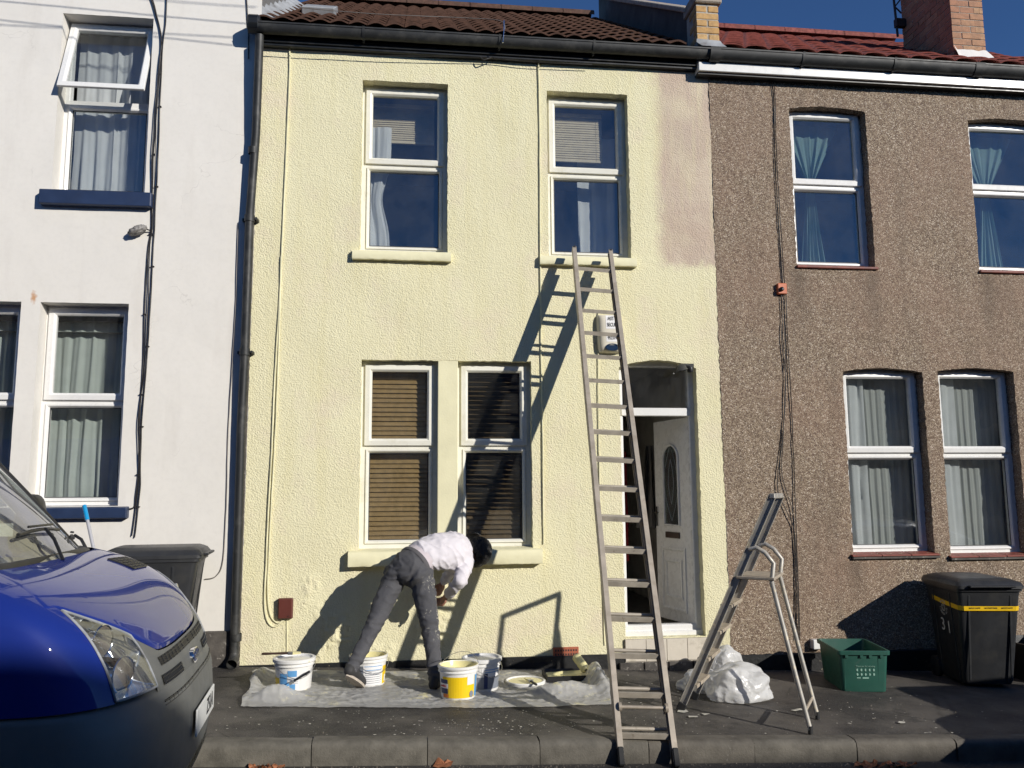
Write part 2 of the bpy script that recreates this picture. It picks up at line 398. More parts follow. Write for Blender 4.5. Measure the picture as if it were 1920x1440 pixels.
def kerbm():
    N = NT('kerb_stone'); oi = N.n('ObjectInfo')
    c = N.mix(N.ramp(N.noise(6, 6, .65), .35, .7), (.085, .078, .063), (.18, .165, .135))
    c = N.mix(N.math('MULTIPLY', oi.outputs['Random'], .35), c, (.09, .07, .055))
    sm = N.math('MULTIPLY', N.ramp(N.noise(9, 7, .75, N.scaled(1, 1, .5)), .63, .72), N.ramp(N.noise(1.3, 2), .48, .56))
    c = N.mix(N.math('MULTIPLY', sm, .6), c, (.45, .43, .38))
    return N.done(N.bsdf(c, .8, 0, N.bump(N.noise(70, 5, .65), .6, .006)))
M_kerb = kerbm()
M_plinth = simple('black_plinth_paint', (.014, .014, .014), .45, var=.3, vs=10, bump=.6, bs=45, dirt=(.30, .26, .18), dscale=26, dlo=.66, dhi=.72)
M_plinth_w = simple('grey_plinth', (.085, .075, .065), .8, var=.4, vs=10, bump=.7, bs=45, dirt=(.34, .31, .27), dscale=24, dlo=.58, dhi=.7)
M_floor = simple('hall_floor', (.10, .095, .09), .35)
M_tilew = simple('cream_step_tile', (.66, .60, .50), .25, var=.06, dirt=(.4, .35, .27), dscale=5)
M_alu = simple('weathered_aluminium', (.42, .365, .295), .5, .25, var=.18, vs=8, dirt=(.30, .25, .19), dscale=12, dlo=.5, dhi=.75)
M_alu_rung = simple('ladder_rung_aluminium', (.40, .355, .29), .5, .2, var=.18, vs=12, dirt=(.20, .16, .12), dscale=26, dlo=.6, dhi=.72)
M_stepalu = simple('paint_spattered_aluminium', (.44, .415, .37), .45, .3, var=.2, vs=9, dirt=(.62, .55, .42), dscale=20, dlo=.55, dhi=.66)
M_tread = simple('worn_step_tread', (.45, .38, .29), .6, .2, var=.2, vs=20)
M_rubber = simple('black_rubber', (.018, .018, .018), .7)
M_cable = simple('black_cable', (.022, .02, .02), .5)
M_cable_g = simple('grey_cable', (.20, .18, .16), .6)
M_binp = simple('black_bin_plastic', (.026, .027, .029), .42, var=.2, bump=.25, bs=300, dirt=(.05, .048, .044), dscale=6, dlo=.5, dhi=.85)
M_green = simple('green_box_plastic', (.020, .090, .066), .45, var=.15, bump=.15, bs=300, dirt=(.06, .10, .08), dscale=9, dlo=.6, dhi=.8)
M_tape = simple('yellow_tape', (.80, .50, .015), .35, var=.12, vs=14)
M_greypaint = simple('grey_bin_lettering', (.62, .61, .57), .7, var=.2, vs=40)
M_printg = simple('pale_green_print', (.25, .42, .34), .6)
M_bucket = simple('white_bucket_plastic', (.80, .79, .76), .3, var=.04, dirt=(.75, .68, .36), dscale=12, dlo=.62, dhi=.7)
M_ypaint = simple('wet_yellow_paint', (.80, .73, .38), .2, var=.06, vs=12)
M_label_y = simple('yellow_label', (.85, .58, .012), .35, var=.05)
M_label_b = simple('blue_label', (.12, .33, .62), .35, var=.1)
M_label_n = simple('navy_label', (.02, .035, .12), .35, var=.1)
M_label_r = simple('red_lettering', (.5, .03, .025), .4)
M_label_g = simple('grey_label', (.22, .24, .28), .4)
M_label_o = simple('orange_label', (.75, .22, .05), .4)
M_blackp = simple('black_plastic', (.014, .014, .015), .4)
M_wood = simple('dark_brush_handle', (.05, .025, .015), .4)
M_steel = simple('steel', (.55, .55, .54), .3, .95)
M_brown_p = simple('brown_plastic_box', (.11, .028, .02), .45, var=.15)
M_orange_p = simple('orange_plastic_box', (.56, .15, .06), .5, var=.1)
M_alarm = simple('cream_alarm_plastic', (.70, .65, .53), .4, var=.05)
M_alarm_w = simple('white_alarm_sticker', (.82, .81, .80), .4, var=.02)
M_ink = simple('black_ink', (.015, .015, .018), .6)
M_navy = simple('dark_blue_strobe', (.012, .03, .07), .2)
M_ventb = simple('terracotta_air_brick', (.36, .105, .055), .8, var=.2, vs=20, dirt=(.7, .62, .35), dscale=25, dlo=.62, dhi=.7)
M_leaf = simple('dead_leaf', (.30, .115, .05), .7, var=.4, vs=60)
M_fleck = simple('dried_paint_fleck', (.62, .59, .50), .7, var=.15)
def sheet_mat(name, trans, yellow=True, diff=(.66, .65, .60)):
    N = NT(name)
    c = N.mix(N.ramp(N.noise(2, 5), .35, .7), tuple(x * .88 for x in diff), diff)
    if yellow:
        m = N.math('MULTIPLY', N.ramp(N.noise(11, 7, .75), .55, .63), N.ramp(N.noise(1.7, 3), .40, .55)); c = N.mix(m, c, (.76, .70, .42))
    b = N.bsdf(c, .28, 0, N.bump(N.noise(28, 4, .6), .35, .008))
    tl = N.n('BsdfTranslucent'); N.l(c, tl.inputs[0])
    a = N.n('MixShader'); a.inputs[0].default_value = .25; N.l(b.outputs[0], a.inputs[1]); N.l(tl.outputs[0], a.inputs[2])
    t = N.n('BsdfTransparent')
    k = N.n('MixShader')
    f = N.math('MULTIPLY', N.ramp(N.noise(4, 5), .2, .8, (.6, .6, .6, 1), (1, 1, 1, 1)), trans)
    if yellow: f = N.math('MULTIPLY', f, N.math('SUBTRACT', 1.0, m))
    N.l(f, k.inputs[0]); N.l(a.outputs[0], k.inputs[1]); N.l(t.outputs[0], k.inputs[2])
    return N.done(k)
M_sheet = sheet_mat('polythene_dust_sheet', .50, True, (.84, .83, .79))
M_bag = sheet_mat('white_polythene', .30, False, (.88, .875, .86))
# van
def carpaint():
    N = NT('blue_van_paint')
    n = N.noise(6, 4)
    return N.done(N.bsdf(N.mix(n, (.010, .026, .19), (.012, .030, .22)), .5, .0, None, Specular_IOR_Level=.08, Coat_Weight=.9, Coat_Roughness=.025, Coat_IOR=1.4))
M_van = carpaint()
M_vanplastic = simple('grey_bumper_plastic', (.135, .138, .132), .5, var=.12, vs=4, bump=.15, bs=300)
M_vangrille = simple('black_grille', (.012, .012, .013), .5)
M_lamp_r = simple('lamp_reflector', (.75, .76, .78), .12, .9, var=.05)
M_lampglass = glass_mat('headlamp_lens', .09, (.95, .97, .97), .10, .92)
M_chrome = simple('chrome', (.75, .75, .75), .1, 1.0, var=.02)
M_plate = simple('white_number_plate', (.78, .78, .74), .35, var=.04)
M_vanint = simple('van_interior_trim', (.16, .155, .12), .8, var=.2)
M_tyre = simple('tyre_rubber', (.02, .02, .02), .8)
# person
def jeans():
    N = NT('dark_grey_jeans')
    c = N.mix(N.ramp(N.noise(7, 5), .3, .7), (.055, .055, .061), (.078, .077, .083))
    c = N.mix(N.math('MULTIPLY', N.ramp(N.noise(350, 2), .4, .7), .3), c, (.12, .12, .13))
    X, Y, Z = N.xyz()
    reg = N.math('MULTIPLY', N.ramp(X, .08, .17), N.ramp(Z, .30, .40))
    reg = N.math('MULTIPLY', reg, N.ramp(Z, .74, .82, (1, 1, 1, 1), (0, 0, 0, 1)))
    sp = N.math('MULTIPLY', N.ramp(N.noise(46, 5, .7), .55, .60), N.ramp(N.noise(7, 3), .42, .52)); sp = N.math('MULTIPLY', sp, reg)
    sp2 = N.ramp(N.noise(60, 4, .7), .70, .73); sp = N.math('MAXIMUM', sp, N.math('MULTIPLY', sp2, .7))
    c = N.mix(N.math('MULTIPLY', sp, .75), c, (.60, .57, .46))
    return N.done(N.bsdf(c, .85, 0, N.bump(N.noise(22, 3), .25, .010)))
M_jeans = jeans()
M_shirt = simple('pale_lilac_cotton', (.66, .625, .655), .85, var=.05, bump=.35, bs=24)
M_band = simple('pink_grey_undershirt', (.56, .50, .52), .85, var=.05)
M_belt = simple('grey_waistband', (.10, .095, .10), .85)
M_skin = simple('skin', (.33, .165, .105), .5, var=.1)
M_hair = simple('black_hair', (.010, .009, .009), .55, var=.3, vs=60)
M_shoe = simple('dark_shoe', (.035, .034, .034), .7, var=.2)
M_sole = simple('pale_shoe_sole', (.46, .40, .33), .8, var=.2, vs=20)
# ---------------------------------------------------------------- ground
X0, X1 = -9.0, 12.0
KY = -2.19                                           # kerb front
def slab(name, x0, x1, y0, y1, dz, th, mat, n=1):
    mb = MB()
    mb.add([(x0, y0, GZ(x0) + dz), (x1, y0, GZ(x1) + dz), (x1, y1, GZ(x1) + dz), (x0, y1, GZ(x0) + dz),
            (x0, y0, GZ(x0) + dz - th), (x1, y0, GZ(x1) + dz - th), (x1, y1, GZ(x1) + dz - th), (x0, y1, GZ(x0) + dz - th)],
           [(0, 1, 2, 3), (7, 6, 5, 4), (0, 4, 5, 1), (1, 5, 6, 2), (2, 6, 7, 3), (3, 7, 4, 0)])
    return tag(mb.build(name, mat), kind='structure')
RDZ = -0.135
slab('ground', -60, 60, -80, 80, -1.6, .2, M_road)
slab('road', X0 * 3, X1 * 3, -40, KY, RDZ, .2, M_road)
pv = MB()
def pave_pt(u, v):
    x = X0 + (X1 - X0) * u; y = KY + .13 + (0.1 - KY - .13) * v
    return (x, y, GZ(x) + .004 * noise.noise((x * 1.3, y * 1.7, 3)) + .002 * noise.noise((x * 6, y * 6, 9)) - .006 * (1 - v))
pv.grid(pave_pt, 220, 30)
tag(pv.build('pavement', M_pave, smooth=60), kind='structure')
# kerb stones
kr = MB().add([(X0, KY + .02, GZ(X0) - .3), (X1, KY + .02, GZ(X1) - .3), (X1, KY + .125, GZ(X1) - .3), (X0, KY + .125, GZ(X0) - .3),
               (X0, KY + .02, GZ(X0) - .02), (X1, KY + .02, GZ(X1) - .02), (X1, KY + .125, GZ(X1) - .02), (X0, KY + .125, GZ(X0) - .02)],
              [(3, 2, 1, 0), (4, 5, 6, 7), (0, 1, 5, 4), (1, 2, 6, 5), (2, 3, 7, 6), (3, 0, 4, 7)]).build('kerb', M_plinth_w)
tag(kr, kind='structure')
kx = gnd(581, 1400).x - .69 * 6
klen = .69
for i in range(18):
    a, b = kx + i * klen + .0025, kx + (i + 1) * klen - .0025
    j = random.uniform(-.006, .006); jz = random.uniform(-.004, .004)
    mb = MB()
    def kp(u, v, a=a, b=b, j=j, jz=jz):
        prof = [(0.012, -.30), (.006, -.15), (.003, -.05), (.010, -.018), (.030, -.003), (.075, 0), (.128, .0), (.13, -.2)]
        x = a + (b - a) * u; q = v * (len(prof) - 1); k = min(int(q), len(prof) - 2); t = q - k
        y = prof[k][0] * (1 - t) + prof[k + 1][0] * t; z = prof[k][1] * (1 - t) + prof[k + 1][1] * t
        n1 = noise.noise((x * 9, y * 20, z * 20 + i)) * .005 + min(0, noise.noise((x * 5 + i, z * 9, y * 9)) + .25) * .012 + noise.noise((x * 40, z * 40, i)) * .0015
        e = min(u, 1 - u); e = -.003 if e < .005 else 0
        return (x, KY + y + j + n1 - e * .8, GZ(x) + z + jz + n1 * .5 + e * .4)
    mb.grid(kp, 24, 14)
    ends = MB()
    o = mb.build('kerb_stone', M_kerb, kr, smooth=50)

# ---------------------------------------------------------------- walls with openings
def wall_sheet(name, mat, parent, x0, x1, z0, z1, holes, cell, disp, depth, jit=.004):
    """front skin of a house wall with window and door openings and their reveals. holes: (x0,x1,z0,z1,rise)"""
    def lines(a, b, cuts):
        c = sorted({a, b, *[k for k in cuts if a < k < b]}); L = []
        for p, q in zip(c[:-1], c[1:]):
            n = max(1, int(math.ceil((q - p) / cell))); L += [p + (q - p) * i / n for i in range(n)]
        return np.array(L + [b])
    xs = lines(x0, x1, [k for h in holes for k in h[:2]]); zs = lines(z0, z1, [k for h in holes for k in h[2:4]])
    Xg, Zg = np.meshgrid(xs, zs, indexing='ij'); Zw = Zg.copy()
    for h in holes:
        if h[4]:
            t = np.clip((Xg - h[0]) / (h[1] - h[0]), 0, 1); arc = h[4] * 4 * t * (1 - t)
            up = np.where(Zg >= h[3] - 1e-6, np.clip(1 - (Zg - h[3]) / .4, 0, 1), 0); Zw += arc * up
    Yd = disp(Xg, Zw)
    Xj = Xg + jit * vnoise(Xg / .03, Zw / .03, 11); Zj = Zw + jit * vnoise(Xg / .03 + 50, Zw / .03, 12)
    nz = len(zs); verts = np.stack([Xj, Yd, Zj], -1).reshape(-1, 3)
    cx = (xs[:-1] + xs[1:]) / 2; cz = (zs[:-1] + zs[1:]) / 2
    keep = np.ones((len(cx), len(cz)), bool)
    for h in holes: keep &= ~(((cx > h[0]) & (cx < h[1]))[:, None] & ((cz > h[2]) & (cz < h[3]))[None, :])
    I, J = np.nonzero(keep); a = I * nz + J
    faces = np.stack([a, a + nz, a + nz + 1, a + 1], -1)
    V_ = [verts]; F_ = [faces]; base = len(verts)
    for h in holes:
        i0, i1 = np.argmin(abs(xs - h[0])), np.argmin(abs(xs - h[1])); j0, j1 = np.argmin(abs(zs - h[2])), np.argmin(abs(zs - h[3]))
        loop = [(i0, j) for j in range(j0, j1)] + [(i, j1) for i in range(i0, i1)] + [(i1, j) for j in range(j1, j0, -1)] + [(i, j0) for i in range(i1, i0, -1)]
        P = np.array([verts[i * nz + j] for i, j in loop]); n = len(loop); NS = 5; rings = [P]
        for k in range(1, NS + 1):
            Q = P.copy(); t = k / NS; Q[:, 1] = P[:, 1] * (1 - t) + depth * t
            Q[:, 0] += .002 * vnoise(P[:, 2] / .05, np.full(n, k * .7), 21) ; Q[:, 2] += .002 * vnoise(P[:, 0] / .05, np.full(n, k * .7), 22); rings.append(Q)
        R_ = np.concatenate(rings); V_.append(R_)
        for k in range(NS):
            q = np.arange(n); q2 = (q + 1) % n
            F_.append(np.stack([base + k * n + q, base + k * n + q2, base + (k + 1) * n + q2, base + (k + 1) * n + q], -1))
        base += len(R_)
    v = np.concatenate(V_) - np.array(off(parent)); f = np.concatenate(F_)
    me = bpy.data.meshes.new(name); me.vertices.add(len(v)); me.vertices.foreach_set('co', v.astype(np.float32).ravel())
    me.loops.add(len(f) * 4); me.loops.foreach_set('vertex_index', f.astype(np.int32).ravel())
    me.polygons.add(len(f)); me.polygons.foreach_set('loop_start', np.arange(len(f), dtype=np.int32) * 4)
    me.update(calc_edges=True); me.validate(); me.materials.append(mat)
    me.shade_smooth(); me.set_sharp_from_angle(angle=Rd(55))
    o = bpy.data.objects.new(name, me); COL.objects.link(o); o.parent = parent
    return o
def op(tl, tr, bl, br, rise=0.0):
    a, b, c, d = at(*tl), at(*tr), at(*bl), at(*br)
    return ((a.x + c.x) / 2, (b.x + d.x) / 2, (c.z + d.z) / 2, (a.z + b.z) / 2, rise)
def shell(parent, x0, x1, y0, y1, z0, z1, mat, name='room'):
    """inner walls, floor and ceiling of the rooms behind the facade"""
    mb = MB(); mb.add([(x0, y0, z0), (x1, y0, z0), (x1, y1, z0), (x0, y1, z0), (x0, y0, z1), (x1, y0, z1), (x1, y1, z1), (x0, y1, z1)],
                      [(0, 1, 2, 3), (7, 6, 5, 4), (1, 5, 6, 2), (2, 6, 7, 3), (3, 7, 4, 0)])
    return mb.build(name, mat, parent)
def pane_box(name, x0, x1, z0, z1, y, mat, parent, local=False):
    return MB().box(x0, x1, y, y + .006, z0, z1).build(name, mat, parent, local=local)
def window(parent, h, yf, zt, mat, open_deg=None, label=None, fr=.05):
    x0, x1, z0, z1 = h[0] - .012, h[1] + .012, h[2] - .01, h[3] + h[4] + .012
    mb = MB()
    mb.ring(x0, x1, z0, z1, [(0, yf + .07), (0, yf), (fr - .006, yf), (fr + .004, yf + .008), (fr + .004, yf + .07)])
    mb.ring(x0 + fr, x1 - fr, z0 + fr, zt - .028, [(-.002, yf - .001), (.0, yf - .012), (.016, yf - .010), (.03, yf + .012), (.03, yf + .05)])
    mb.box(x0 + fr - .01, x1 - fr + .01, yf + .0015, yf + .068, zt - .03, zt + .03)
    mb.box(h[0] - .01, h[1] + .01, yf - .022, yf + .002, z0 - .004, z0 + .022)           # projecting bottom cill
    wn = mb.build('window', mat, parent, bev=.003, fixn=True)
    if label: wn['label'] = label
    # lower fixed pane with its black gasket
    a, b, c, d = x0 + fr + .03, x1 - fr - .03, z0 + fr + .03, zt - .058
    MB().ring(a, b, c, d, [(-.004, yf + .0115), (.007, yf + .0135)]).build('gasket', M_gasket, wn)
    pane_box('pane', a - .005, b + .005, c - .005, d + .005, yf + .02, M_glass, wn)
    # opening top light
    sx0, sx1, sz0, sz1 = x0 + fr - .016, x1 - fr + .016, zt + .006, z1 - fr + .016
    W, H = sx1 - sx0, sz1 - sz0
    s = MB().ring(0, W, -H, 0, [(0, .004), (0, -.020), (.046, -.024), (.064, -.004), (.064, .03)])
    so_ = s.build('sash', mat, wn, bev=.003, local=True, fixn=True)
    so_.location = V(sx0, yf - .002, sz1) - off(wn)
    MB().ring(.064, W - .064, -H + .064, -.064, [(-.004, -.004), (.007, -.0)]).build('gasket', M_gasket, wn, local=True).parent = wn
    gk = wn.children[-1]; gk.location = so_.location
    pn = pane_box('pane', .059, W - .059, -H + .059, -.059, .012, M_glass, wn, True); pn.location = so_.location
    if open_deg:
        for o in (so_, gk, pn): o.rotation_euler.x = -Rd(open_deg)
    return wn
def curtain(x0, x1, z0, z1, y, mat, folds, label, amp=.03, shape=None, name='curtain', group=None, seed=0):
    """hanging cloth: vertical folds, slightly uneven"""
    mb = MB(); rs = random.Random(seed); ph = rs.random() * 6
    def f(u, v):
        z = z1 + (z0 - z1) * v; x = x0 + (x1 - x0) * u
        if shape: x = shape(u, v, x0, x1)
        t = u * folds * 2 * math.pi + ph + 2.6 * noise.noise((u * 3.3, v * .7, seed)) + .8 * noise.noise((u * 9, v * 1.6, seed + 8))
        a = amp * .62 * (.55 + .45 * v) * (1 + 1.1 * noise.noise((u * 4, v * 1.4, seed + 5)))
        return (x + .008 * noise.noise((u * 9, v * 4, seed + 2)), y + a * math.sin(t) + .4 * a * math.sin(2.3 * t + 1), z + (.02 * noise.noise((u * 6, 0, seed)) if v == 1 else 0))
    mb.grid(f, max(24, int(folds * 12)), 20)
    o = mb.build(name, mat, smooth=80)
    return tag(o, label, 'curtain', group)
def blind(x0, x1, z0, z1, y, mat, label, pitch=.03, tilt=55, group=None, extra=None):
    """venetian blind: head rail, one object per slat, two cords"""
    t = thing('venetian_blind', label, 'blind', ((x0 + x1) / 2, y, z1), group)
    W = x1 - x0
    MB().box(x0, x1, y - .025, y + .025, z1 - .035, z1).build('head_rail', mat, t, bev=.003)
    me = None; n = int((z1 - .05 - z0) / pitch)
    for i in range(n):
        z = z1 - .055 - i * pitch
        if me is None:
            m = MB(); hw = .0255
            m.loft([[(sx * W / 2, -hw, -.0012), (sx * W / 2, 0, .0022), (sx * W / 2, hw, -.0012), (sx * W / 2, hw, .0012), (sx * W / 2, 0, .0046), (sx * W / 2, -hw, .0012)] for sx in (-1, 1)])
            me = m.mesh('slat', mat)
        o = bpy.data.objects.new('slat', me); COL.objects.link(o); o.parent = t
        o.location = V((x0 + x1) / 2, y, z) - off(t)
        o.rotation_euler = (Rd(tilt + random.uniform(-3, 3)), Rd(random.uniform(-.35, .35)), 0)
        if extra: o.rotation_euler.x += Rd(extra(z))
    MB().box(x0, x1, y - .014, y + .014, z1 - .05 - n * pitch - .02, z1 - .05 - n * pitch).build('bottom_rail', mat, t, bev=.003)
    for k in (.08, .92):
        xx = x0 + W * k; MB().tube([(xx, y - .026, z1 - .02), (xx, y - .026, z1 - .05 - n * pitch)], .0016, 5).build('cord', M_slat_c, t)
    return t
# ================================================================ white house
ZE = 5.56
BX = at(1350, 700).x                                  # line between the yellow and the brown house
LX = at(468, 690).x                                   # line between the white and the yellow house
wh = thing('white_house', 'white rendered house with blue window sills, at the left edge', 'house', (-3.6, .0, 0))
w_up = op((118, 25), (286, 34), (97, 356), (273, 364))
w_lr = op((76, 566), (241, 570), (50, 950), (222, 948))
_m = at(40, 565).x
w_ll = (_m - (w_lr[1] - w_lr[0]), _m, w_lr[2], w_lr[3], 0)
def wdisp(X, Z): return -(.004 * vnoise(X / .5, Z / .5, 1) + .0015 * vnoise(X / .09, Z / .09, 2))
wall_sheet('wall', M_white, wh, X0, LX, .30, 7.4, [w_up, w_lr, w_ll], .045, wdisp, .25, .0015)
MB().box(X0, LX - .02, -.03, .05, -.2, .3).build('plinth', M_plinth_w, wh, bev=.01)
shell(wh, X0 + .1, LX - .05, .255, 3.4, 0, 2.9, M_room); shell(wh, X0 + .1, LX - .05, .255, 3.4, 3.0, 7.2, M_room)
window(wh, w_up, .16, at(195, 197, .16).z, M_upvc, open_deg=18, label='open top-hung window with white curtain')
window(wh, w_lr, .15, at(150, 752, .15).z, M_upvc); window(wh, w_ll, .15, at(150, 752, .15).z, M_upvc)
def sill_slab(parent, x0, x1, z0, z1, y0, mat, slope=.02, rough=.002, name='sill'):
    mb = MB()
    mb.loft([[(x, .09, z0), (x, y0 + .0, z0 + .004), (x, y0 - .002, z1 - slope), (x, .09, z1)] for x in np.linspace(x0, x1, 14)])
    o = mb.build(name, mat, parent, bev=.008, seg=2); return o
p = at(72, 368, -.07); q = at(283, 375, -.07)
sill_slab(wh, p.x, q.x, at(170, 384, -.07).z, w_up[2] + .008, -.07, M_blue)
q = at(237, 960, -.07)
sill_slab(wh, w_ll[0] - .1, q.x, at(200, 973, -.07).z, w_lr[2] + .005, -.07, M_blue)
curtain(w_up[0] + .03, w_up[1] - .10, w_up[2] + .02, w_up[3] - .02, .33, M_curt_w, 5, 'white curtain behind the open upstairs window of the white house', seed=1)
curtain(w_lr[0] + .0, w_lr[1] - .12, w_lr[2] - .0, w_lr[3] - .03, .33, M_curt_g, 5, 'pale green curtain in the downstairs window right of the white pier', seed=2)
curtain(w_ll[0] + .1, w_ll[1] - .10, w_lr[2] - .0, w_lr[3] - .03, .33, M_curt_g, 6, 'pale green curtain in the downstairs window cut by the left photo edge', seed=3)

# ================================================================ yellow house
yh = thing('yellow_house', 'house being painted pale yellow, with dark brown tiled roof', 'house', ((LX + BX) / 2, 0, 0))
y_u1 = op((681, 150), (838, 158), (673, 470), (841, 473))
y_u2 = op((1028, 170), (1177, 178), (1026, 480), (1183, 484))
y_l1 = op((678, 675), (823, 675), (671, 1032), (818, 1030))
y_l2 = op((859, 677), (993, 677), (858, 1030), (1002, 1028))
z_th = at(1172, 1190).z
y_dr = (at(1168, 1000).x, at(1316, 1000).x, z_th - .03, at(1300, 690).z, .07)
gx0, gx1, gz0, gz1 = at(560, 1100).x, at(880, 1100).x, .02, at(640, 1075).z
def ydisp(X, Z):
    d = .0016 * vnoise(X / .0140, Z / .0140, 3) + .005 * vnoise(X / .35, Z / .35, 5)
    # old coarse stippled patch under the sill
    n = vnoise(X / .22, Z / .22, 8) * .22
    m = np.clip((X - gx0) / .12 + n, 0, 1) * np.clip((gx1 - X) / .2 + n, 0, 1) * np.clip((gz1 - Z) / .06 + n, 0, 1)
    m *= np.clip(.5 + 2.2 * vnoise(X / .3 + 3, Z / .3, 9), 0, 1)
    d = d + m * (.020 * np.abs(vnoise(X / .034, Z / .040, 6)) + .004)
    return -d
wall_sheet('wall', M_yellow, yh, LX, BX, .0, ZE + .1, [y_u1, y_u2, (y_l1[0], y_l2[1], y_l1[2], y_l1[3], 0), y_dr], .0125, ydisp, .16, .0035)
shell(yh, LX + .05, 1.72, .17, 3.5, -.1, 2.85, M_room); shell(yh, LX + .05, BX - .03, .17, 3.5, 2.95, 5.6, M_room)
for h, px in ((y_u1, (760, 312)), (y_u2, (1100, 328))): window(yh, h, .12, at(px[0], px[1], .12).z, M_upvc_y, fr=.06)
for h, px in ((y_l1, (750, 837)), (y_l2, (930, 837))): window(yh, h, .095, at(px[0], px[1], .095).z, M_upvc_y, fr=.06)
MB().box(y_l1[1], y_l2[0], .004, .15, y_l1[2] - .01, y_l1[3] + .01).build('mullion', M_ysill, yh, bev=.006, seg=2)
def rough_sill(parent, xa, xb, z0, z1, y0, mat, name='sill'):
    mb = MB()
    def f(u, v):
        x = xa + (xb - xa) * u; prof = [(.05, z0), (y0 + .004, z0), (y0, z0 + .01), (y0 + .004, z1 - .03), (y0 + .012, z1 - .022), (.09, z1)]
        q = v * 5; k = min(int(q), 4); t = q - k
        n = .0022 * noise.noise((x * 22, v * 6, z0)) + .0012 * noise.noise((x * 60, v * 20, z0))
        return (x, prof[k][0] * (1 - t) + prof[k + 1][0] * t + n, prof[k][1] * (1 - t) + prof[k + 1][1] * t + n)
    mb.grid(f, int((xb - xa) / .02), 10)
    for x in (xa, xb): mb.add([(x, .05, z0), (x, y0 + .003, z0), (x, y0 + .003, z1 - .028), (x, .09, z1)], [(0, 1, 2, 3) if x == xb else (3, 2, 1, 0)])
    return mb.build(name, mat, parent, smooth=50)
def sill_px(l, r, yt, yb, y0): return at(l, yt, y0).x, at(r, yt, y0).x, at((l + r) / 2, yb, y0).z
for l, r, yb, h, y0 in ((660, 846, 487, y_u1, -.055), (1013, 1195, 497, y_u2, -.055), (652, 1018, 1060, y_l1, -.09)):
    a, b, zb = sill_px(l, r, yb, yb, y0); rough_sill(yh, a, b, zb, h[2] + .012, y0, M_ysill)
MB().box(LX - .02, y_dr[0], -.018, .03, -.3, .012).build('plinth', M_plinth, yh, bev=.006)
MB().box(y_dr[1], BX, -.012, .03, -.3, .002).build('plinth', M_plinth, yh, bev=.006)

# blinds and curtains seen through the yellow house's windows
blind(y_l1[0] + .03, y_l1[1] - .02, y_l1[2] + .03, y_l1[3] - .03, .20, M_slat, 'wooden slatted blind, closed, in the left downstairs window', .043, 64)
blind(y_l2[0] + .02, y_l2[1] - .03, y_l2[2] + .03, y_l2[3] - .03, .20, M_slat_d, 'dark slatted blind in the downstairs window right of the mullion', .043, 12,
      extra=lambda z: 45 if z < y_l2[2] + .36 else 0)
blind(y_u1[0] + .02, y_u1[1] - .12, y_u1[3] - .44, y_u1[3] - .06, .36, M_slat_c, 'cream blind pulled half up in the left upstairs window', .022, 60)
blind(y_u2[0] + .02, y_u2[1] - .20, y_u2[3] - .60, y_u2[3] - .10, .27, M_slat_c, 'cream blind pulled half up in the upstairs window above the ladder', .024, 66)
def tied(u, v, a, b): return a + (b - a) * u * (1 - .5 * math.exp(-((v - .55) / .18) ** 2) * .6)
curtain(y_u1[0] + .0, y_u1[0] + .27, y_u1[2] - .02, y_u1[3] - .35, .24, M_curt_w, 2, 'white curtain at the left side of the left upstairs window', .03, tied, seed=4)
curtain(y_u2[0] + .36, y_u2[0] + .80, y_u2[2] - .02, y_u2[3] - .3, .36, M_curt_w, 2.5, 'white curtain in the upstairs window above the ladder', .03, seed=5)

# ---- doorway
dx0, dx1, dz0, dz1 = y_dr[0] - .01, y_dr[1] + .01, z_th, y_dr[3] + y_dr[4] + .012
yD = .10; zt = at(1240, 772, yD).z
mb = MB(); fr = .055
mb.ring(dx0, dx1, dz0, dz1, [(0, yD + .08), (0, yD), (fr, yD), (fr + .008, yD + .012), (fr + .008, yD + .08)])
mb.box(dx0 + fr - .01, dx1 - fr + .01, yD - .012, yD + .075, zt - .04, zt + .035)
df = mb.build('door_frame', M_upvc, yh, bev=.004, fixn=True)
pane_box('pane', dx0 + fr, dx1 - fr, zt + .03, dz1 - fr, yD + .03, M_glass, df)
MB().box(dx0, dx1, yD - .03, yD + .02, z_th - .035, z_th + .012).build('threshold', M_upvc, df, bev=.006)
# door leaf, swung inwards about its right edge
LW, LH = dx1 - dx0 - 2 * fr - .01, zt - .045 - dz0 - fr + .02
lf = MB()
lf.box(-LW, 0, 0, .045, 0, LH)
door = lf.build('door', M_upvc, yh, bev=.003, local=True)
door.location = V(dx1 - fr - .008, yD + .05, dz0 + .035) - off(yh); door.rotation_euler.z = -Rd(77)
def dpart(mb, name, mat, **kw):
    o = mb.build(name, mat, None, local=True, **kw); o.parent = door; return o
mr = MB()
mr.ring(-LW + .1, -.1, LH * .05, LH * .36, [(0, .001), (0, -.012), (.02, -.014), (.035, -.003)])
mr.ring(-LW + .17, -.17, LH * .11, LH * .30, [(0, .001), (0, -.010), (.02, -.012), (.03, -.002)])
dpart(mr, 'panel_moulding', M_upvc)
ov = []; cx, zc0, zc1, rw = -LW / 2, LH * .47, LH * .80, LW * .215
path = [(cx - rw, zc0)] + [(cx - rw * math.cos(t), zc1 + rw * 1.0 * math.sin(t)) for t in np.linspace(0, math.pi, 20)] + [(cx + rw, zc0)]
g = MB(); g.add([(x, -.004, z) for x, z in path], [list(range(len(path)))]); g.add([(x, -.003, z) for x, z in path], [list(range(len(path)))[::-1]]); dpart(g, 'pane', M_frost)
fm = MB(); fm.tube([(x, -.006, z) for x, z in path] + [(cx - rw, -.006, zc0)], .013, 6); dpart(fm, 'pane_moulding', M_upvc, smooth=50)
ld = MB()
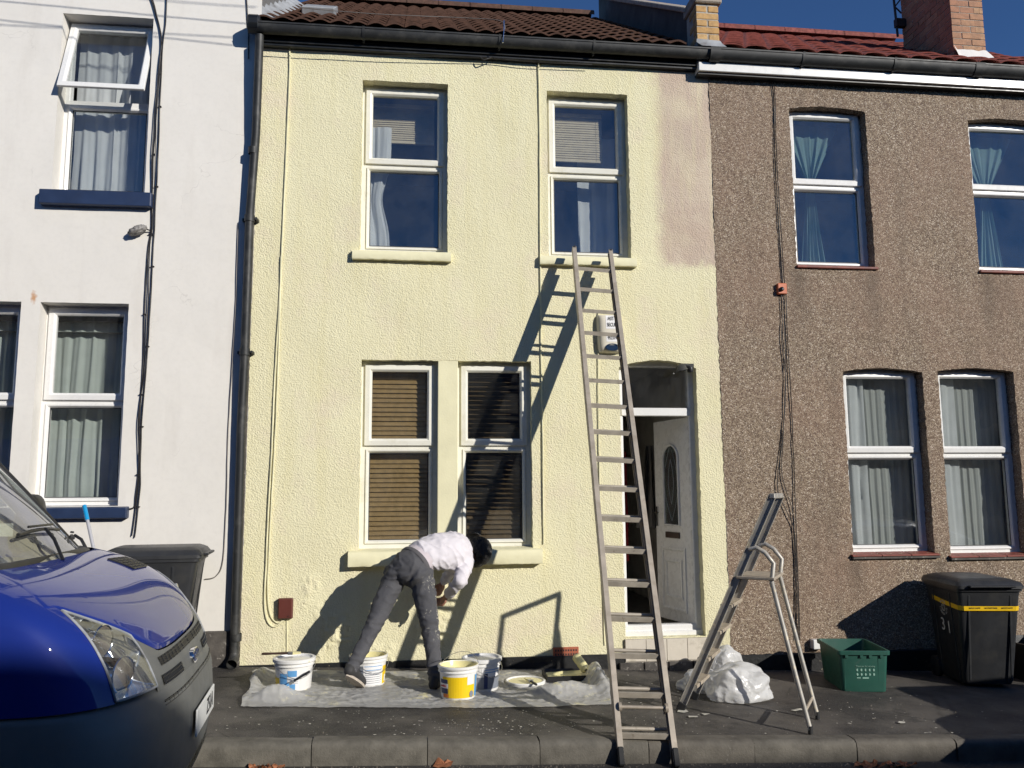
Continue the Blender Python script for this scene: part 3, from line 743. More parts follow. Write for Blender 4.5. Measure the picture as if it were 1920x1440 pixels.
for s_ in (-1, 1):
    ld.tube([(cx + s_ * rw * .9 * math.sin(t * math.pi), -.006, zc0 + .04 + (zc1 + rw * .7 - zc0) * t) for t in np.linspace(0, 1, 14)], .003, 5)
    ld.tube([(cx + s_ * rw * .35 * math.sin(t * math.pi), -.006, zc0 + .2 + (zc1 - zc0 - .2) * t) for t in np.linspace(0, 1, 14)], .003, 5)
dpart(ld, 'lead_tracery', M_lead)
dpart(MB().box(cx - .13, cx + .13, -.012, .0, LH * .405, LH * .435), 'letterbox', M_wood, bev=.004)
hd = MB(); hd.box(-LW + .025, -LW + .055, -.012, .0, LH * .46, LH * .56); hd.tube([(-LW + .04, -.01, LH * .53), (-LW + .04, -.05, LH * .53), (-LW + .14, -.055, LH * .53)], .008, 8)
dpart(hd, 'handle', M_chrome, smooth=40)
# tiled step under the threshold, tile by tile
st = MB().box(dx0 - .0, dx1 + .02, -.02, .11, -.3, z_th - .04).build('doorstep', M_mortar, yh)
nt_ = 4; tw = (dx1 - dx0) / nt_
for i in range(nt_):
    MB().box(dx0 + i * tw + .002, dx0 + (i + 1) * tw - .002, -.028, -.0195, -.055, z_th - .042).build('step_tile', M_tilew, st, bev=.0015)
for i in range(4):
    MB().box(dx0 - .06 + i * .225, dx0 - .06 + i * .225 + .215, -.055, -.019, -.225, -.062).build('step_brick', M_plinth_w, st, bev=.006)
# hallway
shell(yh, 1.74, BX - .03, .17, 4.2, z_th - .02, 2.85, M_hall, 'hall')
MB().box(1.75, BX - .04, .17, 4.1, z_th - .019, z_th - .008).build('hall_floor', M_floor, yh)
c = at(1218, 900, 1.5)
curtain(c.x - .14, c.x + .16, 1.05, 1.95, 1.5, simple('grey_coat_cloth', (.22, .21, .20), .9), 2, 'grey coat hanging in the dark hallway', .07, lambda u, v, a, b: (a + b) / 2 + (b - a) * (u - .5) * (.35 + .8 * v), name='coat', seed=6)['category'] = 'coat'
c = at(1178, 900, .9)
curtain(c.x - .20, c.x - .02, .75, 1.85, .9, simple('red_cloth', (.20, .010, .014), .9), 1.5, 'red garment hanging just inside the doorway on the left', .05, name='coat', seed=7)['category'] = 'coat'
# ================================================================ brown house
bh = thing('brown_house', 'brown pebbledashed house with red tiled roof, at the right', 'house', ((BX + 6.6) / 2, 0, 0))
b_u1 = op((1480, 203), (1620, 211), (1493, 497), (1643, 503), .035)
b_u2 = op((1815, 226), (1955, 233), (1835, 507), (1985, 512), .035)
b_l1 = op((1582, 697), (1730, 697), (1597, 1036), (1752, 1040), .035)
b_l2 = op((1762, 697), (1903, 697), (1778, 1040), (1925, 1040), .035)
BR = 7.2
def bdisp(X, Z): return -(.0028 * vnoise(X / .016, Z / .016, 31) + .0025 * vnoise(X / .035, Z / .035, 32) + .004 * vnoise(X / .4, Z / .4, 33)) - .004
wall_sheet('wall', M_pebble, bh, BX, BR, -.03, ZE + .1, [b_u1, b_u2, b_l1, b_l2], .017, bdisp, .24, .006)
shell(bh, BX + .05, BR - .05, .245, 3.5, -.1, 2.85, M_room); shell(bh, BX + .05, BR - .05, .245, 3.5, 2.95, 5.6, M_room)
for h, zz in ((b_u1, at(1550, 349, .11).z), (b_u2, at(1880, 359, .11).z), (b_l1, at(1650, 850, .11).z), (b_l2, at(1830, 850, .11).z)): window(bh, h, .115, zz, M_upvc, fr=.055)
MB().box(BX, BR, -.022, .03, -.6, -.031).build('plinth', M_plinth, bh, bev=.008)
for h, y0, thk in ((b_u1, -.03, .03), (b_u2, -.03, .03)):
    sill_slab(bh, h[0] - .01, h[1] + .02, h[2] - thk, h[2] + .012, y0, M_quarry, .012)
for h in (b_l1, b_l2):
    sb = MB().box(h[0] - .02, h[1] + .03, -.035, .08, h[2] - .045, h[2] - .022).build('sill', M_plinth_w, bh, bev=.004)
    n = 3; w_ = (h[1] - h[0] + .06) / n
    for i in range(n):
        x = h[0] - .03 + i * w_; MB().add([(x + .002, -.045, h[2] - .022), (x + w_ - .002, -.045, h[2] - .022), (x + w_ - .002, .085, h[2] + .0), (x + .002, .085, h[2] + .0),
            (x + .002, -.045, h[2] - .008), (x + w_ - .002, -.045, h[2] - .008), (x + w_ - .002, .085, h[2] + .016), (x + .002, .085, h[2] + .016)],
            [(3, 2, 1, 0), (4, 5, 6, 7), (0, 1, 5, 4), (1, 2, 6, 5), (2, 3, 7, 6), (3, 0, 4, 7)]).build('sill_tile', M_quarry, sb, bev=.004)
for h, nm, sd in ((b_u1, 'the upstairs window above the orange box', 8), (b_u2, 'the upstairs window cut by the right photo edge', 9)):
    def knot(u, v, a, b):
        k = abs(v - .40) / .40 if v < .40 else min(1, (v - .40) / .9) * .55
        m = (a + b) / 2 - .04
        return m + (b - a) * (u - .5) * (.10 + .85 * k)
    curtain(h[0] + .02, h[1] - .08, h[2] - .02, h[3] - .03, .30, M_curt_t, 5, 'teal curtain knotted in the middle of ' + nm, .025, knot, seed=sd)
for h, nm, sd in ((b_l1, 'the left of the two brown-house downstairs windows', 10), (b_l2, 'the right of the two brown-house downstairs windows', 11)):
    curtain(h[0] - .02, h[0] + .32, h[2] - .02, h[3] - .0, .215, M_curt_w, 2, 'white curtain drawn to the left side of ' + nm, .03, seed=sd)
    curtain(h[1] - .24, h[1] + .02, h[2] - .02, h[3] - .0, .34, M_curt_g, 2.5, 'grey-green curtain drawn to the right side of ' + nm, .03, seed=sd + 20)
    curtain(h[0] + .1, h[1], h[2] - .02, h[3] + .02, .27, M_net, 9, 'sheer net curtain across ' + nm, .012, name='net_curtain', seed=sd + 40)

# ================================================================ roofs
def rod(parent, name, a, b, r, mat, n=8): return MB().tube([a, b], r, n).build(name, mat, parent, smooth=40)
EY, EZ = -.10, 5.775
def tile_mesh(name, mat, Wd, L, roll, th):
    m = MB(); n = 8; top = []; bot = []
    for i in range(n + 1):
        u = i / n; z = roll * max(0, math.sin(u * math.pi)) ** (1.3 if roll > .03 or mat is M_tile_b else .45)
        top.append((u, z))
    A = [[((u - .5) * Wd, y, z + (0 if y else 0)) for u, z in top] for y in (0, L)]
    B = [[((u - .5) * Wd, y, z - th) for u, z in top] for y in (0, L)]
    m.loft([B[1], B[0]], False, False); m.loft([A[0], A[1]], False, False); m.mi = 1; m.loft([B[0], A[0]], False, False)
    return m.mesh(name, [mat, M_edge_b if mat is M_tile_b else M_edge_r], None, 40)
def roof(parent, xa, xb, pitch, ridge_y, mat, Wd, gauge, roll, th, stagger, maxrows, nm, gp_=.016):
    s = math.sin(pitch); c = math.cos(pitch); Ls = (ridge_y - EY) / c
    base = MB(); base.add([(xa, EY + .05, EZ - .03), (xb, EY + .05, EZ - .03), (xb, ridge_y, EZ - .03 + (ridge_y - EY) * s / c), (xa, ridge_y, EZ - .03 + (ridge_y - EY) * s / c),
                           (xb, ridge_y * 2 + .2, EZ), (xa, ridge_y * 2 + .2, EZ)], [(0, 1, 2, 3), (3, 2, 4, 5)])
    rf = base.build('roof', mat, parent)
    me = tile_mesh('roof_tile', mat, Wd * .985, gauge * 1.22, roll, th)
    ncol = int((xb - xa) / Wd) + 1; nrow = int(Ls / gauge); cnt = 0; restm = MB()
    tv = [v.co.copy() for v in me.vertices]; tf = [list(p_.vertices) for p_ in me.polygons]; tmi = [p_.material_index for p_ in me.polygons]
    tilt = math.atan((th + gp_) / gauge)
    for r in range(nrow):
        sh = (Wd / 2 if (stagger and r % 2) else 0)
        for k in range(ncol):
            x = xa + Wd * (k + .5) - sh
            if x - Wd * .5 < xa - .02 - sh or x + Wd * .4 > xb: continue
            d = r * gauge + random.uniform(-.006, .006)
            p_ = V(x + random.uniform(-.002, .002), EY + d * c, EZ + d * s + random.uniform(0, .004) + th * .9 + gp_); rx = pitch - tilt; rz = random.uniform(-.012, .012)
            if r < maxrows and cnt < 298:
                o = bpy.data.objects.new('roof_tile', me); COL.objects.link(o); o.parent = rf; o.location = p_ - off(rf); o.rotation_euler = (rx, 0, rz); cnt += 1
            else:
                mt = Matrix.Translation(p_) @ Matrix.Rotation(rx, 4, 'X'); restm.add([mt @ v for v in tv], tf); restm.m[-len(tf):] = tmi
    if restm.v:
        o = restm.build('upper_roof_tiles', [mat, M_edge_b if mat is M_tile_b else M_edge_r], rf, smooth=40); o['kind'] = 'stuff'
    # ridge tiles
    nr = int((xb - xa) / .45)
    zr = EZ + (ridge_y - EY) * s / c
    for i in range(nr):
        x = xa + .45 * i; mb = MB()
        mb.loft([[(xx, ridge_y + .13 * math.cos(t), zr + .03 + .10 * math.sin(t)) for t in np.linspace(-.2, math.pi + .2, 9)] for xx in (x + .0, x + .47)], False, False)
        mb.build('ridge_tile', mat, rf, smooth=50)
    return rf, zr
def pitch_for(px, py, ry): return math.atan((at(px, py, ry).z - .14 - EZ) / (ry - EY))
py_ = pitch_for(1050, 17, 3.7); pb_ = pitch_for(1560, 58, 3.2)
roof(yh, LX - .05, BX - .12, py_, 3.7, M_tile_b, .172, .325, .024, .016, False, 12, 'y', .020)
roof(bh, BX + .10, BR, pb_, 3.2, M_tile_r, .25, .34, .030, .012, True, 14, 'b', .016)
# fascias, gutters
mb = MB(); mb.prism_x([(-.06, 5.56), (-.06, 5.76), (.02, 5.76), (.02, 5.56)], LX - .03, BX - .14)
mb.box(LX - .03, BX - .14, -.072, -.058, 5.625, 5.64); mb.box(LX - .03, BX - .14, -.078, -.058, 5.585, 5.60)
mb.build('fascia', M_black, yh, bev=.004)
mb = MB(); mb.box(BX - .137, BR, -.06, .02, 5.61, 5.76); mb.box(BX - .137, BR, -.118, .02, 5.522, 5.61); mb.build('fascia', M_upvc, bh, bev=.004)
MB().box(BX - .137, BR, -.09, .02, 5.50, 5.521).build('soffit_shade', M_black, bh)  # black strip: shade under the white fascia put into the colour
def gutter(parent, xa, xb, name, y, z, r, joints):
    mb = MB(); A = np.linspace(math.pi, 2 * math.pi, 13)
    kz = 1.45; outer = [(y + r * math.cos(t), z + kz * r * math.sin(t)) for t in A]; inner = [(y + (r - .006) * math.cos(t), z + kz * (r - .006) * math.sin(t)) for t in A[::-1]]
    lip = [(y - r - .006, z + .008), (y - r - .006, z - .006)]
    mb.loft([[(x, a, b) for a, b in outer + [(y + r, z + .004)] + inner + lip] for x in (xa, xb)], True, True)
    g_ = mb.build(name, M_gutter, parent, smooth=40)
    for jx, wj in joints:
        m2 = MB(); R2 = r + .007; o2 = [(y + R2 * math.cos(t), z + kz * R2 * math.sin(t)) for t in A]; i2 = [(y + (r + .0005) * math.cos(t), z + kz * (r + .0005) * math.sin(t)) for t in A[::-1]]
        m2.loft([[(x, a, b) for a, b in [(y - R2 - .004, z + .012)] + o2 + i2] for x in (jx - wj, jx + wj)], True, True)
        m2.box(jx - wj * .6, jx + wj * .6, y + r * .2, -.055, z - r * 1.75, z - r * .2)
        m2.build('gutter_bracket', M_gutter, g_, smooth=40)
    return g_
GYy, GZz = -.128, 5.715
gutter(yh, LX - .09, BX - .02, 'gutter', GYy, GZz, .058, [(at(940, 75, -.3).x, .012), (at(680, 55, -.3).x, .012), (at(1120, 85, -.3).x, .012)])
gutter(bh, BX - .02, BR, 'gutter', GYy - .012, GZz - .004, .066, [(at(px, 105, -.3).x, w_) for px, w_ in ((1350, .05), (1517, .012), (1690, .012), (1850, .05))])
# ---- party wall between the roofs with its brick corbel pier
pw = thing('party_wall', 'raised dark party wall with brick pier between the two tiled roofs', 'wall', (BX - .06, 0, 5.6))
xa, xb = BX - .15, BX + .08
tp = math.tan(py_)
def rz_(y): return EZ + (y - EY) * tp
mb = MB(); mb.prism_x([(-.02, 5.75), (.0, 6.20), (4.0, rz_(4.0) + .36), (4.0, 5.7), (.0, 5.7)], xa + .02, xb - .02); mb.build('wall', M_render_dark, pw)
mb = MB(); mb.loft([[(x, .12, rz_(.12) + .34), (x, .12, rz_(.12) + .40), (x, 4.02, rz_(4.02) + .40), (x, 4.02, rz_(4.02) + .34)] for x in (xa - .03, xb + .03)]); mb.build('coping', M_stone, pw, bev=.008)
py0, py1 = -.13, .16
pc = MB().box(xa + .006, xb - .006, py0 + .006, py1, 5.74, 6.22).build('pier', M_mortar, pw)
me_s = MB().box(-(xb - xa) / 2, (xb - xa) / 2, 0, .10, 0, .064).mesh('brick', M_brick_y); me_h = MB().box(-.0525, .0525, 0, .2, 0, .064).mesh('brick', M_brick_y)
for r in range(5):
    z = 5.83 + r * .0745
    for me, xs_ in ((me_s, [(xa + xb) / 2]),) if r % 2 else ((me_h, [xa + .054, xb - .054]),):
        for x in xs_:
            o = bpy.data.objects.new('brick', me); COL.objects.link(o); o.parent = pc; o.location = V(x, py0 + random.uniform(-.003, .003), z) - off(pc); o.rotation_euler.z = random.uniform(-.01, .01)
            b = o.modifiers.new('bevel', 'BEVEL'); b.width = .005; b.segments = 1
MB().box(xa - .02, xb + .03, py0 - .03, py1 + .03, 6.215, 6.33).build('cap_stone', M_stone, pw, bev=.012)
mb = MB(); mb.loft([[(xa - .004, py0 - .006, 5.84), (xb + .004, py0 - .006, 5.83)], [(xa - .01, py0 - .012, 5.80), (xb + .02, py0 - .012, 5.80)], [(xa + .03, py0 - .05, 5.745), (xb + .05, py0 - .05, 5.745)]], False); mb.build('flashing', M_lead, pw)
# ---- chimney on the brown roof
cf = at(1788, 90, .35); cr = at(1848, 90, .35)
ch = thing('chimney', 'red brick chimney stack with white mortar skirt on the red roof', 'chimney', ((cf.x + cr.x) / 2, .7, 5.9))
cw0, cw1, cy0, cy1 = cf.x, cr.x, .35, 1.22
co = MB().box(cw0 + .005, cw1 - .005, cy0 + .005, cy1 - .005, 5.75, 7.6).build('stack', M_mortar, ch)
bs = MB().box(-.1075, .1075, 0, .1, 0, .065).mesh('brick', M_brick_r); bhh = MB().box(-.051, .051, 0, .1, 0, .065).mesh('brick', M_brick_r)
def lay(face, r):
    z = 6.02 + r * .0755; Lw = (cw1 - cw0) if face == 'f' else (cy1 - cy0); pos = (0.0 if r % 2 else -.11); out = []
    while pos < Lw - .02:
        a = max(0, pos); b = min(Lw, pos + .215)
        if b - a > .03: out.append((a, b))
        pos += .225
    for a, b in out:
        m = bs if b - a > .16 else bhh; sc = (b - a) / (.215 if m is bs else .102)
        o = bpy.data.objects.new('brick', m); COL.objects.link(o); o.parent = co; o.scale.x = sc; j = random.uniform(-.003, .003)
        if face == 'f': o.location = V(cw0 + (a + b) / 2, cy0 + j, z) - off(co)
        elif face == 'l': o.location = V(cw0 + j, cy0 + (a + b) / 2, z) - off(co); o.rotation_euler.z = -math.pi / 2
        else: o.location = V(cw1 + j, cy0 + (a + b) / 2, z) - off(co); o.rotation_euler.z = math.pi / 2
for r in range(20):
    for f_ in 'flr': lay(f_, r)
mb = MB()
n = 12
bot = [(cw0 - .02, cy0 - .07, EZ + .05)]; ring0 = []; ring1 = []
def sk(x, y, o_, z): return (x, y, z)
for t in range(n + 1):
    x = cw0 + (cw1 - cw0) * t / n; ring0.append((x, cy0 - .010, 6.185 + .012 * noise.noise((t * .4, 1, 2)) + (.05 if t == 0 else 0))); ring1.append((x + (.05 if t == n else 0), cy0 - .09, EZ + (cy0 - .09 - EY) * math.tan(pb_) + .03))
mb.loft([ring0, ring1], False, False); mb.build('mortar_skirt', M_whitepaint, ch, smooth=60)
# aerial bracket on the stack
mb = MB(); yb_ = cy1 - .05; mb.box(cw0 - .12, cw0 + .01, yb_ - .03, yb_ + .03, 6.92, 7.02); mb.tube([(cw0 - .10, yb_, 6.80), (cw0 - .14, yb_, 7.9)], .014, 8); mb.tube([(cw0 - .03, yb_, 7.10), (cw0 - .11, yb_, 7.18), (cw0 - .03, yb_, 7.28)], .010, 6)
mb.build('aerial_bracket', M_cable, ch, smooth=40)

# ---- left verge of the yellow roof: lead soakers, rooflight edge
vg = MB()
for i in range(9):
    d = i * .30; y = EY + .06 + d * math.cos(py_); z = EZ + .02 + d * math.sin(py_)
    vg.add([(LX - .06, y, z + .02), (LX + .14 + .02 * (i % 2), y - .02, z + .03), (LX + .10, y + .26, z + .22), (LX - .06, y + .26, z + .34)], [(0, 1, 2, 3)])
vg.build('lead_soakers', M_lead, yh)
p = at(600, 6, .95)
MB().obox((p.x, .98, rz_(.98) + .06), (.17, 0, 0), (0, .22 * math.cos(py_), .22 * math.sin(py_)), (0, -.03, .04)).build('rooflight', M_lead, yh, bev=.01)

# ---- downpipe at the left corner
dpx = [(487, 66, -.13), (480, 250, -.075), (468, 410, -.075), (459, 660, -.075), (452, 800, -.06), (447, 980, -.06), (439, 1225, -.06)]
P_ = [at(a, b, y) for a, b, y in dpx]
dp = MB(); dp.tube([P_[0], mixv(P_[0], P_[1], .25)] + P_[1:4], .038, 14); dp.tube(P_[3:], .037, 14)
dpo = dp.build('downpipe', M_gutter, yh, smooth=60)
for k, wide in ((P_[2], 1), (at(475, 283, -.075), 0), (P_[3], 1), (at(443, 1195, -.06), 0)):
    m = MB(); m.lathe([(.039, -.03), (.045, -.03), (.045, .03), (.039, .03)], k, 16)
    if wide: m.box(k.x - .07, k.x + .07, k.y + .03, 0.0, k.z - .012, k.z + .012); m.tube([(k.x + .06, k.y - .02, k.z), (k.x + .06, .0, k.z)], .012, 8)
    m.build('pipe_collar', M_gutter, dpo, smooth=40)
q = P_[-1]; MB().tube([q, q + V(0, -.01, -.03), q + V(0, -.05, -.06), q + V(0, -.09, -.075)], [.038, .04, .042, .044], 12, caps=False).build('pipe_shoe', M_gutter, dpo, smooth=60)
MB().prism_x([(-.195, 5.68), (-.195, 5.79), (-.05, 5.79), (-.05, 5.66), (-.16, 5.64)], LX - .1, LX + .02).build('hopper', M_black, dpo, bev=.02)
MB().box(LX - .028, LX - .002, -.03, .0, .0, 5.6).build('joint_strip', M_plinth_w, yh)
# ================================================================ extension ladder leaning on the sill
LDt = [at(1076, 466, -.17), at(1144, 472, -.17)]
LDb = [gnd(1165, 1438, RDZ), gnd(1268, 1440, RDZ)]
lad = thing('ladder', 'long aluminium ladder leaning from the gutter to the upstairs sill', 'ladder', ((LDb[0].x + LDb[1].x) / 2, LDb[0].y, LDb[0].z))
ldir = ((LDt[0] + LDt[1]) / 2 - (LDb[0] + LDb[1]) / 2).normalized(); lsd = (LDb[1] - LDb[0]).normalized(); lsd = (lsd - ldir * lsd.dot(ldir)).normalized(); lnn = ldir.cross(lsd)
if lnn.y > 0: lnn = -lnn                       # towards the street
for k, sg in ((0, 1), (1, -1)):
    a, b = LDb[k] + ldir * .03, LDt[k]; mb = MB()
    c = (a + b) / 2; hl = (b - a) / 2; W_, D_ = .034, .066
    mb.obox(c - lsd * sg * W_ * .42, lsd * .003, lnn * D_ / 2, hl)                      # outer web
    for s_ in (-1, 1): mb.obox(c + lnn * s_ * (D_ / 2 - .003) + lsd * sg * .002, lsd * W_ / 2, lnn * .0032, hl)
    mb.obox(c - lsd * sg * W_ * .30, lsd * .004, lnn * .008, hl)
    mb.build('stile', M_alu, lad, bev=.0015)
    f = MB(); f.obox(LDb[k] + ldir * .055, lsd * .018, lnn * .042, ldir * .055); f.build('foot', M_rubber, lad, bev=.006)
    t = MB(); t.obox(LDt[k] - ldir * .008, lsd * .0155, lnn * .035, ldir * .012); t.build('end_cap', M_rubber, lad, bev=.004)
Ln = (LDt[0] - LDb[0]).length
def lp(px, py):
    """fraction along the ladder whose mid line is seen at height py"""
    best = min(range(2001), key=lambda i: abs((720 - FPX * ((LDb[0] + (LDt[0] - LDb[0]) * i / 2000) - CAM).dot(UP) / ((LDb[0] + (LDt[0] - LDb[0]) * i / 2000) - CAM).dot(FW)) - py)); return best / 2000
s0, s1 = lp(0, 1378), lp(0, 503)
NR = 17
for i in range(NR):
    s_ = s0 + (s1 - s0) * i / (NR - 1); a = mixv(LDb[0], LDt[0], s_); b = mixv(LDb[1], LDt[1], s_)
    mb = MB(); r = .0165; n = 14
    e1 = V(0, -.25, .97).normalized(); e1 = (e1 - lsd * e1.dot(lsd)).normalized(); e2 = lsd.cross(e1)
    prof = [(math.cos(t) * r, math.sin(t) * r) for t in np.linspace(math.pi * .5, math.pi * 1.5, 8)] + [(r * .9, -r), (r * .9, r)]
    A = a + (b - a).normalized() * .010; B = b - (b - a).normalized() * .010
    mb.loft([[q + e2 * u + e1 * v for u, v in prof] for q in (A, B)], True, True)
    mb.build('rung', M_alu_rung, lad, smooth=40)
for k, sg in ((0, 1), (1, -1)):
    a, b = LDb[k] + ldir * .34 - lnn * .068 + lsd * sg * .004, LDt[k] - ldir * .10 - lnn * .066 + lsd * sg * .004; c = (a + b) / 2; hl = (b - a) / 2; mb = MB()
    mb.obox(c - lsd * sg * .011, lsd * .003, lnn * .031, hl)
    for s_ in (-1, 1): mb.obox(c + lnn * s_ * .028, lsd * .013, lnn * .003, hl)
    mb.build('rear_stile', M_alu, lad, bev=.0015)
for i in range(1, NR - 0):
    s_ = s0 + (s1 - s0) * (i - 1 + .22) / (NR - 1); a = mixv(LDb[0], LDt[0], s_) - lnn * .068; b = mixv(LDb[1], LDt[1], s_) - lnn * .068
    MB().tube([a + lsd * .01, b - lsd * .01], .013, 8).build('rear_rung', M_alu_rung, lad, smooth=40)
s_ = lp(0, 1328); a = mixv(LDb[0], LDt[0], s_) + lnn * .03; b = mixv(LDb[1], LDt[1], s_) + lnn * .03
mb = MB(); mb.tube([a + lsd * .012, b - lsd * .012], .012, 10)
for q, g in ((a, 1), (b, -1)): mb.tube([q + lsd * g * .012, q + lsd * g * .03], .028, 14)
mb.build('guide_roller', M_alu, lad, smooth=40)

# ================================================================ stepladder
F1 = gnd(1275, 1332); B1 = gnd(1520, 1376); B2 = gnd(1533, 1348)
wv = (B2 - B1); wv.z = 0; wv *= .92; F2 = F1 + wv; F2.z = GZ(F2.x)
dv = B1 - F1
def on_stile(px, py):
    """solve for the point above the ground line F1-B1 seen at a pixel"""
    best = None
    for i in range(300):
        s_ = i / 300; p0 = F1 + dv * s_; d = ray(px, py)
        t = ((p0 - CAM).x * d.x + (p0 - CAM).y * d.y) / (d.x ** 2 + d.y ** 2); q = CAM + d * t; e = (q.x - p0.x) ** 2 + (q.y - p0.y) ** 2
        if best is None or e < best[0]: best = (e, V(p0.x, p0.y, q.z))
    return best[1]
T1 = on_stile(1448, 930); top_off = wv * .78
stp = thing('stepladder', 'paint-spattered aluminium stepladder standing beside the doorway', 'stepladder', tuple(F1))
sw = wv.normalized(); fd = (T1 - F1).normalized()
ins = (wv - top_off) / 2
for base, top in ((F1, T1 + ins * 0), (F2, T1 + wv - ins * 0)):
    mb = MB(); t = (top - base).normalized(); n = t.cross(sw).normalized()
    c = (base + top) / 2; hl = (top - base) / 2
    mb.obox(c, sw * .0025, n * .026, hl)
    for s_ in (-1, 1): mb.obox(c + n * s_ * .0245 , sw * .011, n * .0022, hl)
    mb.build('front_stile', M_stepalu, stp, bev=.001)
    MB().obox(base + t * .03, sw * .014, n * .030, t * .032).build('foot', M_rubber, stp, bev=.004)
def stile_at(py, k=0):
    best = min(range(1001), key=lambda i: abs((720 - FPX * ((F1 + (T1 - F1) * i / 1000) - CAM).dot(UP) / ((F1 + (T1 - F1) * i / 1000) - CAM).dot(FW)) - py)); return best / 1000
back = V(dv.x, dv.y, 0).normalized()
for py in (1284, 1234, 1184, 1134):
    s_ = stile_at(py); a = mixv(F1, T1, s_); mb = MB()
    mb.obox(a + wv / 2 + back * .005, wv / 2, back * .042, V(0, 0, .003)); mb.obox(a + wv / 2 - back * .036 + V(0, 0, -.012), wv / 2, back * .003, V(0, 0, .013)); mb.obox(a + wv / 2 + back * .045 + V(0, 0, -.010), wv / 2, back * .003, V(0, 0, .010))
    mb.build('step', M_tread, stp, bev=.002)
s_ = stile_at(1082); a = mixv(F1, T1, s_)
mb = MB(); mb.obox(a + wv / 2 + back * .13, wv * .56, back * .135, V(0, 0, .010)); mb.build('platform', M_tread, stp, bev=.004)
sb_ = stile_at(1030); hb = mixv(F1, T1, sb_)
plat_e = a + back * .24
for w_, bb in ((V(0, 0, 0), B1), (wv, B2)):
    pts = [hb + w_, hb + w_ + back * .05 + V(0, 0, .015), hb + w_ + back * .11 - V(0, 0, .02), hb + w_ + back * .165 - V(0, 0, .09), plat_e + w_ + V(0, 0, -.02)]
    pts += [mixv(pts[-1], bb, t) for t in (.2, .6, 1.0)]
    pts[-1] = pts[-1] + V(0, 0, .02)
    MB().tube(pts, .0165, 8).build('rear_leg', M_stepalu, stp, smooth=50)
    MB().tube([bb + V(0, 0, .0), bb + V(0, 0, .05)], .017, 8).build('foot', M_rubber, stp, smooth=50)
MB().tube([mixv(plat_e, B1, .86), mixv(plat_e + wv, B2, .86)], .011, 8).build('rear_brace', M_tread, stp, smooth=50)
mb = MB(); mb.obox(T1 + wv / 2, wv * .53, back * .02, V(0, 0, .018)); mb.build('top_rail', M_stepalu, stp, bev=.005)

# ================================================================ dust sheet
def sheet_pt(u, v):
    xb = -1.25 + 2.95 * u; xf = -1.14 + 2.64 * u; x = xb * (1 - v) + xf * v
    yb = -.16 - .05 * math.sin(u * 5) + .03 * noise.noise((u * 8, 1, 1)); yf = -1.37 - .04 * math.sin(u * math.pi) + .20 * max(0, u - .72) ** 1 * 3 * .35 + .025 * noise.noise((u * 12, 4, 1))
    y = yb * (1 - v) + yf * v; x += .05 * noise.noise((v * 4, u * 2, 7))
    rg = lambda q: abs(noise.noise(q))
    h = .004 + .026 * max(0, .40 - rg((x * 3.1, y * 5.0, 2))) + .026 * max(0, .25 - rg((x * 8, y * 10, 5))) + .016 * max(0, .2 - rg((x * 19 + y * 4, y * 21, 6))) + .005 * (noise.noise((x * 30, y * 30, 4)) + .5)
    h += .10 * math.exp(-((x + .92) / .16) ** 2 - ((y + 1.20) / .06) ** 2) + .07 * math.exp(-((x + 1.16) / .05) ** 2 - ((y + .6) / .35) ** 2)
    h += .17 * math.exp(-((x - 1.50) / .07) ** 2 - ((y + .72) / .30) ** 2) + .09 * math.exp(-((x - 1.22) / .26) ** 2 - ((y + 1.02) / .09) ** 2)
    e = min(v * 8, (1 - v) * 8, 1)
    return (x, y, GZ(x) + .005 + max(.002, h) * (.35 + .65 * e))
sh = MB().grid(sheet_pt, 260, 120).build('dust_sheet', M_sheet, smooth=180)
tag(sh, 'wrinkled translucent plastic dust sheet spread on the pavement', 'dust sheet')

